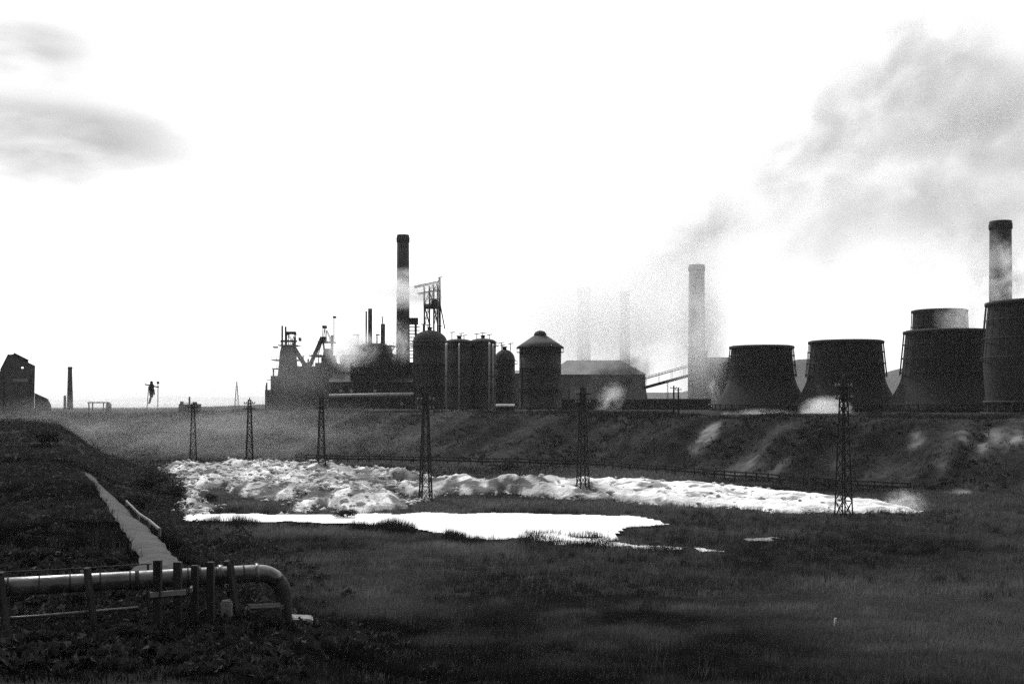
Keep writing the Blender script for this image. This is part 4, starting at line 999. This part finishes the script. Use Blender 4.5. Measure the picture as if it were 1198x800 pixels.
puff('steam', 'white steam billowing around the middle blast furnace', at(412, 409, 430), (12, 8, 9.5), .4, .985, 1.7, .38, noff=2)
puff('steam', 'white steam in front of the foot of the dark chimney', at(468, 402, 434), (7, 5, 10), .3, .985, 1.7, .40, noff=7)
puff('steam', 'bright steam at the foot of the second cooling tower', at(966, 481, 268), (7, 4, 4), 1.3, .99, 1.6, .36, noff=4)
puff('steam', 'low steam along the foot of the leftmost cooling tower', at(893, 489, 258), (9, 3, 2.6), .9, .99, 2.2, .46, noff=6)
puff('steam', 'small puff of steam left of the leftmost cooling tower', at(850, 489, 258), (1.8, 2, 1.8), .6, .98, 1.6, .38, noff=9)
puff('steam', 'thin tall jet of steam in front of the boiler house', at(834, 456, 440), (3.2, 3, 7), .45, .98, 2.0, .44, (0, -.25, 0), noff=8)
puff('steam', 'pale steam leaning up from the yard in front of the shed', at(714, 468, 395), (5.5, 5, 9), .22, .98, 1.6, .40, (0, .5, 0), noff=10)
puff('steam', 'pale steam drifting around the lower half of the pale chimney', at(822, 388, 425), (12, 9, 22), .22, .99, 1.7, .40, noff=11)
puff('steam', 'white steam rising at the right tip of the spoil', at(1060, 590, 124), (2.8, 3, 2.0), .5, .98, 1.8, .42, noff=12)
puff('smoke_veil', 'thin grey veil of smoke around the pale chimney', at(815, 385, 424), (15, 9, 44), .055, .9, 1.2, .25, soft=1.5, noff=21)
puff('steam_bank', 'wide pale steam bank hiding the chimneys behind the shed', at(712, 372, 540), (70, 26, 40), .09, .995, 1.6, .30, soft=1.2, noff=13)
puff('smoke', 'dark smoke blowing across the front of the pale shed', at(722, 443, 440), (16, 7, 9), .45, .12, 1.6, .40, (0, -.4, 0), noff=14)
puff('mist', 'grey mist hanging over the left hillside', at(165, 500, 246), (46, 13, 9), .03, .9, 2.2, .40, noff=15)
puff('mist', 'thin mist hanging over the bank left of the second pylon', at(330, 508, 232), (36, 10, 8), .026, .9, 2.0, .40, noff=16)
puff('mist', 'hazy mist around the leftmost blast furnaces', at(350, 440, 425), (26, 12, 16), .016, .92, 1.5, .34, noff=17)

puff('mist', 'pale mist lying over the far lowland along the left horizon', at(120, 470, 1700), (900, 250, 26), .006, .99, 1.0, .2, soft=2, noff=18)
# the air itself
hm, nt, out = new_mat('haze'); pv = N(nt, 'ShaderNodeVolumePrincipled'); pv.inputs['Color'].default_value = (.93, .93, .93, 1); pv.inputs['Density'].default_value = .00006; pv.inputs['Anisotropy'].default_value = .1
nt.links.new(pv.outputs[0], out.inputs['Volume'])
o = MB().box(-3200, 3200, -80, 4000, -2, 330).build('haze', hm); tag(o, 'thin smoky air over the whole valley', 'haze', kind='stuff')

# ------------------------------------------------------------------ sky, sun, camera
SUN_EL, SUN_AZ = math.radians(46), math.radians(-28)     # in front of the camera, left of the works
w = bpy.data.worlds.new('World'); SC.world = w; w.use_nodes = True; nt = w.node_tree; nt.nodes.clear(); L = nt.links.new
sky = N(nt, 'ShaderNodeTexSky', sky_type='NISHITA'); sky.sun_disc = False; sky.sun_elevation = SUN_EL; sky.sun_rotation = SUN_AZ; sky.air_density = 1.5; sky.dust_density = 4.0
bw = N(nt, 'ShaderNodeRGBToBW'); L(sky.outputs[0], bw.inputs[0])
tc = N(nt, 'ShaderNodeTexCoord'); sp = N(nt, 'ShaderNodeSeparateXYZ'); L(tc.outputs['Generated'], sp.inputs[0])
# bright thin overcast with a few grey cloud bands
mp = N(nt, 'ShaderNodeMapping'); mp.inputs['Scale'].default_value = (2.0, 2.0, 6.0); mp.inputs['Rotation'].default_value = (0, .12, 0); mp.inputs['Location'].default_value = (.35, .2, .9); L(tc.outputs['Generated'], mp.inputs['Vector'])
no = N(nt, 'ShaderNodeTexNoise'); no.inputs['Scale'].default_value = 1.6; no.inputs['Detail'].default_value = 5; no.inputs['Roughness'].default_value = .5; L(mp.outputs[0], no.inputs['Vector'])
zz = math_n(nt, 'ADD', sp.outputs['Z'], math_n(nt, 'MULTIPLY', math_n(nt, 'SUBTRACT', no.outputs['Fac'], .5), .10))
xx = math_n(nt, 'ADD', sp.outputs['X'], math_n(nt, 'MULTIPLY', math_n(nt, 'SUBTRACT', no.outputs['Fac'], .5), .16))
def ramp(v, a, b):
    n = N(nt, 'ShaderNodeMapRange', interpolation_type='SMOOTHSTEP'); n.inputs['From Min'].default_value = a; n.inputs['From Max'].default_value = b; L(v, n.inputs['Value']); return n.outputs[0]
def band(c, hw_, xa, xb):
    d_ = math_n(nt, 'ABSOLUTE', math_n(nt, 'SUBTRACT', zz, c)); return math_n(nt, 'MULTIPLY', ramp(d_, hw_, hw_ * .1), ramp(xx, xa, xb))
cloud = math_n(nt, 'MULTIPLY', math_n(nt, 'ADD', band(.272, .04, -.26, -.385), band(.213, .054, -.13, -.37), True), ramp(no.outputs['Fac'], .1, .6))
front = N(nt, 'ShaderNodeMapRange', interpolation_type='SMOOTHSTEP'); front.inputs['From Min'].default_value = -.5; front.inputs['From Max'].default_value = .6; front.inputs['To Min'].default_value = 1.6; front.inputs['To Max'].default_value = 10.5; L(sp.outputs['Y'], front.inputs['Value'])
over = math_n(nt, 'ADD', math_n(nt, 'MULTIPLY', bw.outputs[0], .5), front.outputs[0])
dim = math_n(nt, 'SUBTRACT', 1.0, math_n(nt, 'MULTIPLY', cloud, .85))
val = math_n(nt, 'MULTIPLY', over, dim)
bg = N(nt, 'ShaderNodeBackground'); bg.inputs['Strength'].default_value = .12; L(val, bg.inputs['Color'])
wo = N(nt, 'ShaderNodeOutputWorld'); L(bg.outputs[0], wo.inputs['Surface'])
ld = bpy.data.lights.new('sun', 'SUN'); ld.energy = 2.0; ld.angle = math.radians(4); ld.color = (1, 1, 1)
lo = bpy.data.objects.new('sun', ld); COL.objects.link(lo)
sd = Vector((math.sin(SUN_AZ) * math.cos(SUN_EL), math.cos(SUN_AZ) * math.cos(SUN_EL), math.sin(SUN_EL)))
lo.rotation_euler = (-sd).to_track_quat('-Z', 'Y').to_euler(); lo.location = (0, 0, 400)
cd = bpy.data.cameras.new('camera'); cd.lens = 40; cd.sensor_width = 36; cd.clip_end = 9000; cd.clip_start = .3; cd.shift_y = 68 / 1198
co = bpy.data.objects.new('camera', cd); COL.objects.link(co); co.location = (0, 0, ZC); co.rotation_euler = (math.radians(90), 0, 0); SC.camera = co
SC.view_settings.view_transform = 'Standard'; SC.view_settings.look = 'None'; SC.view_settings.exposure = 0; SC.view_settings.gamma = 1; SC.view_settings.use_curve_mapping = False
SC.render.engine = 'CYCLES'
cy_ = SC.cycles
cy_.use_denoising = False; cy_.max_bounces = 6; cy_.diffuse_bounces = 2; cy_.glossy_bounces = 2; cy_.volume_bounces = 6; cy_.transparent_max_bounces = 8
cy_.volume_step_rate = 1.0; cy_.volume_max_steps = 256
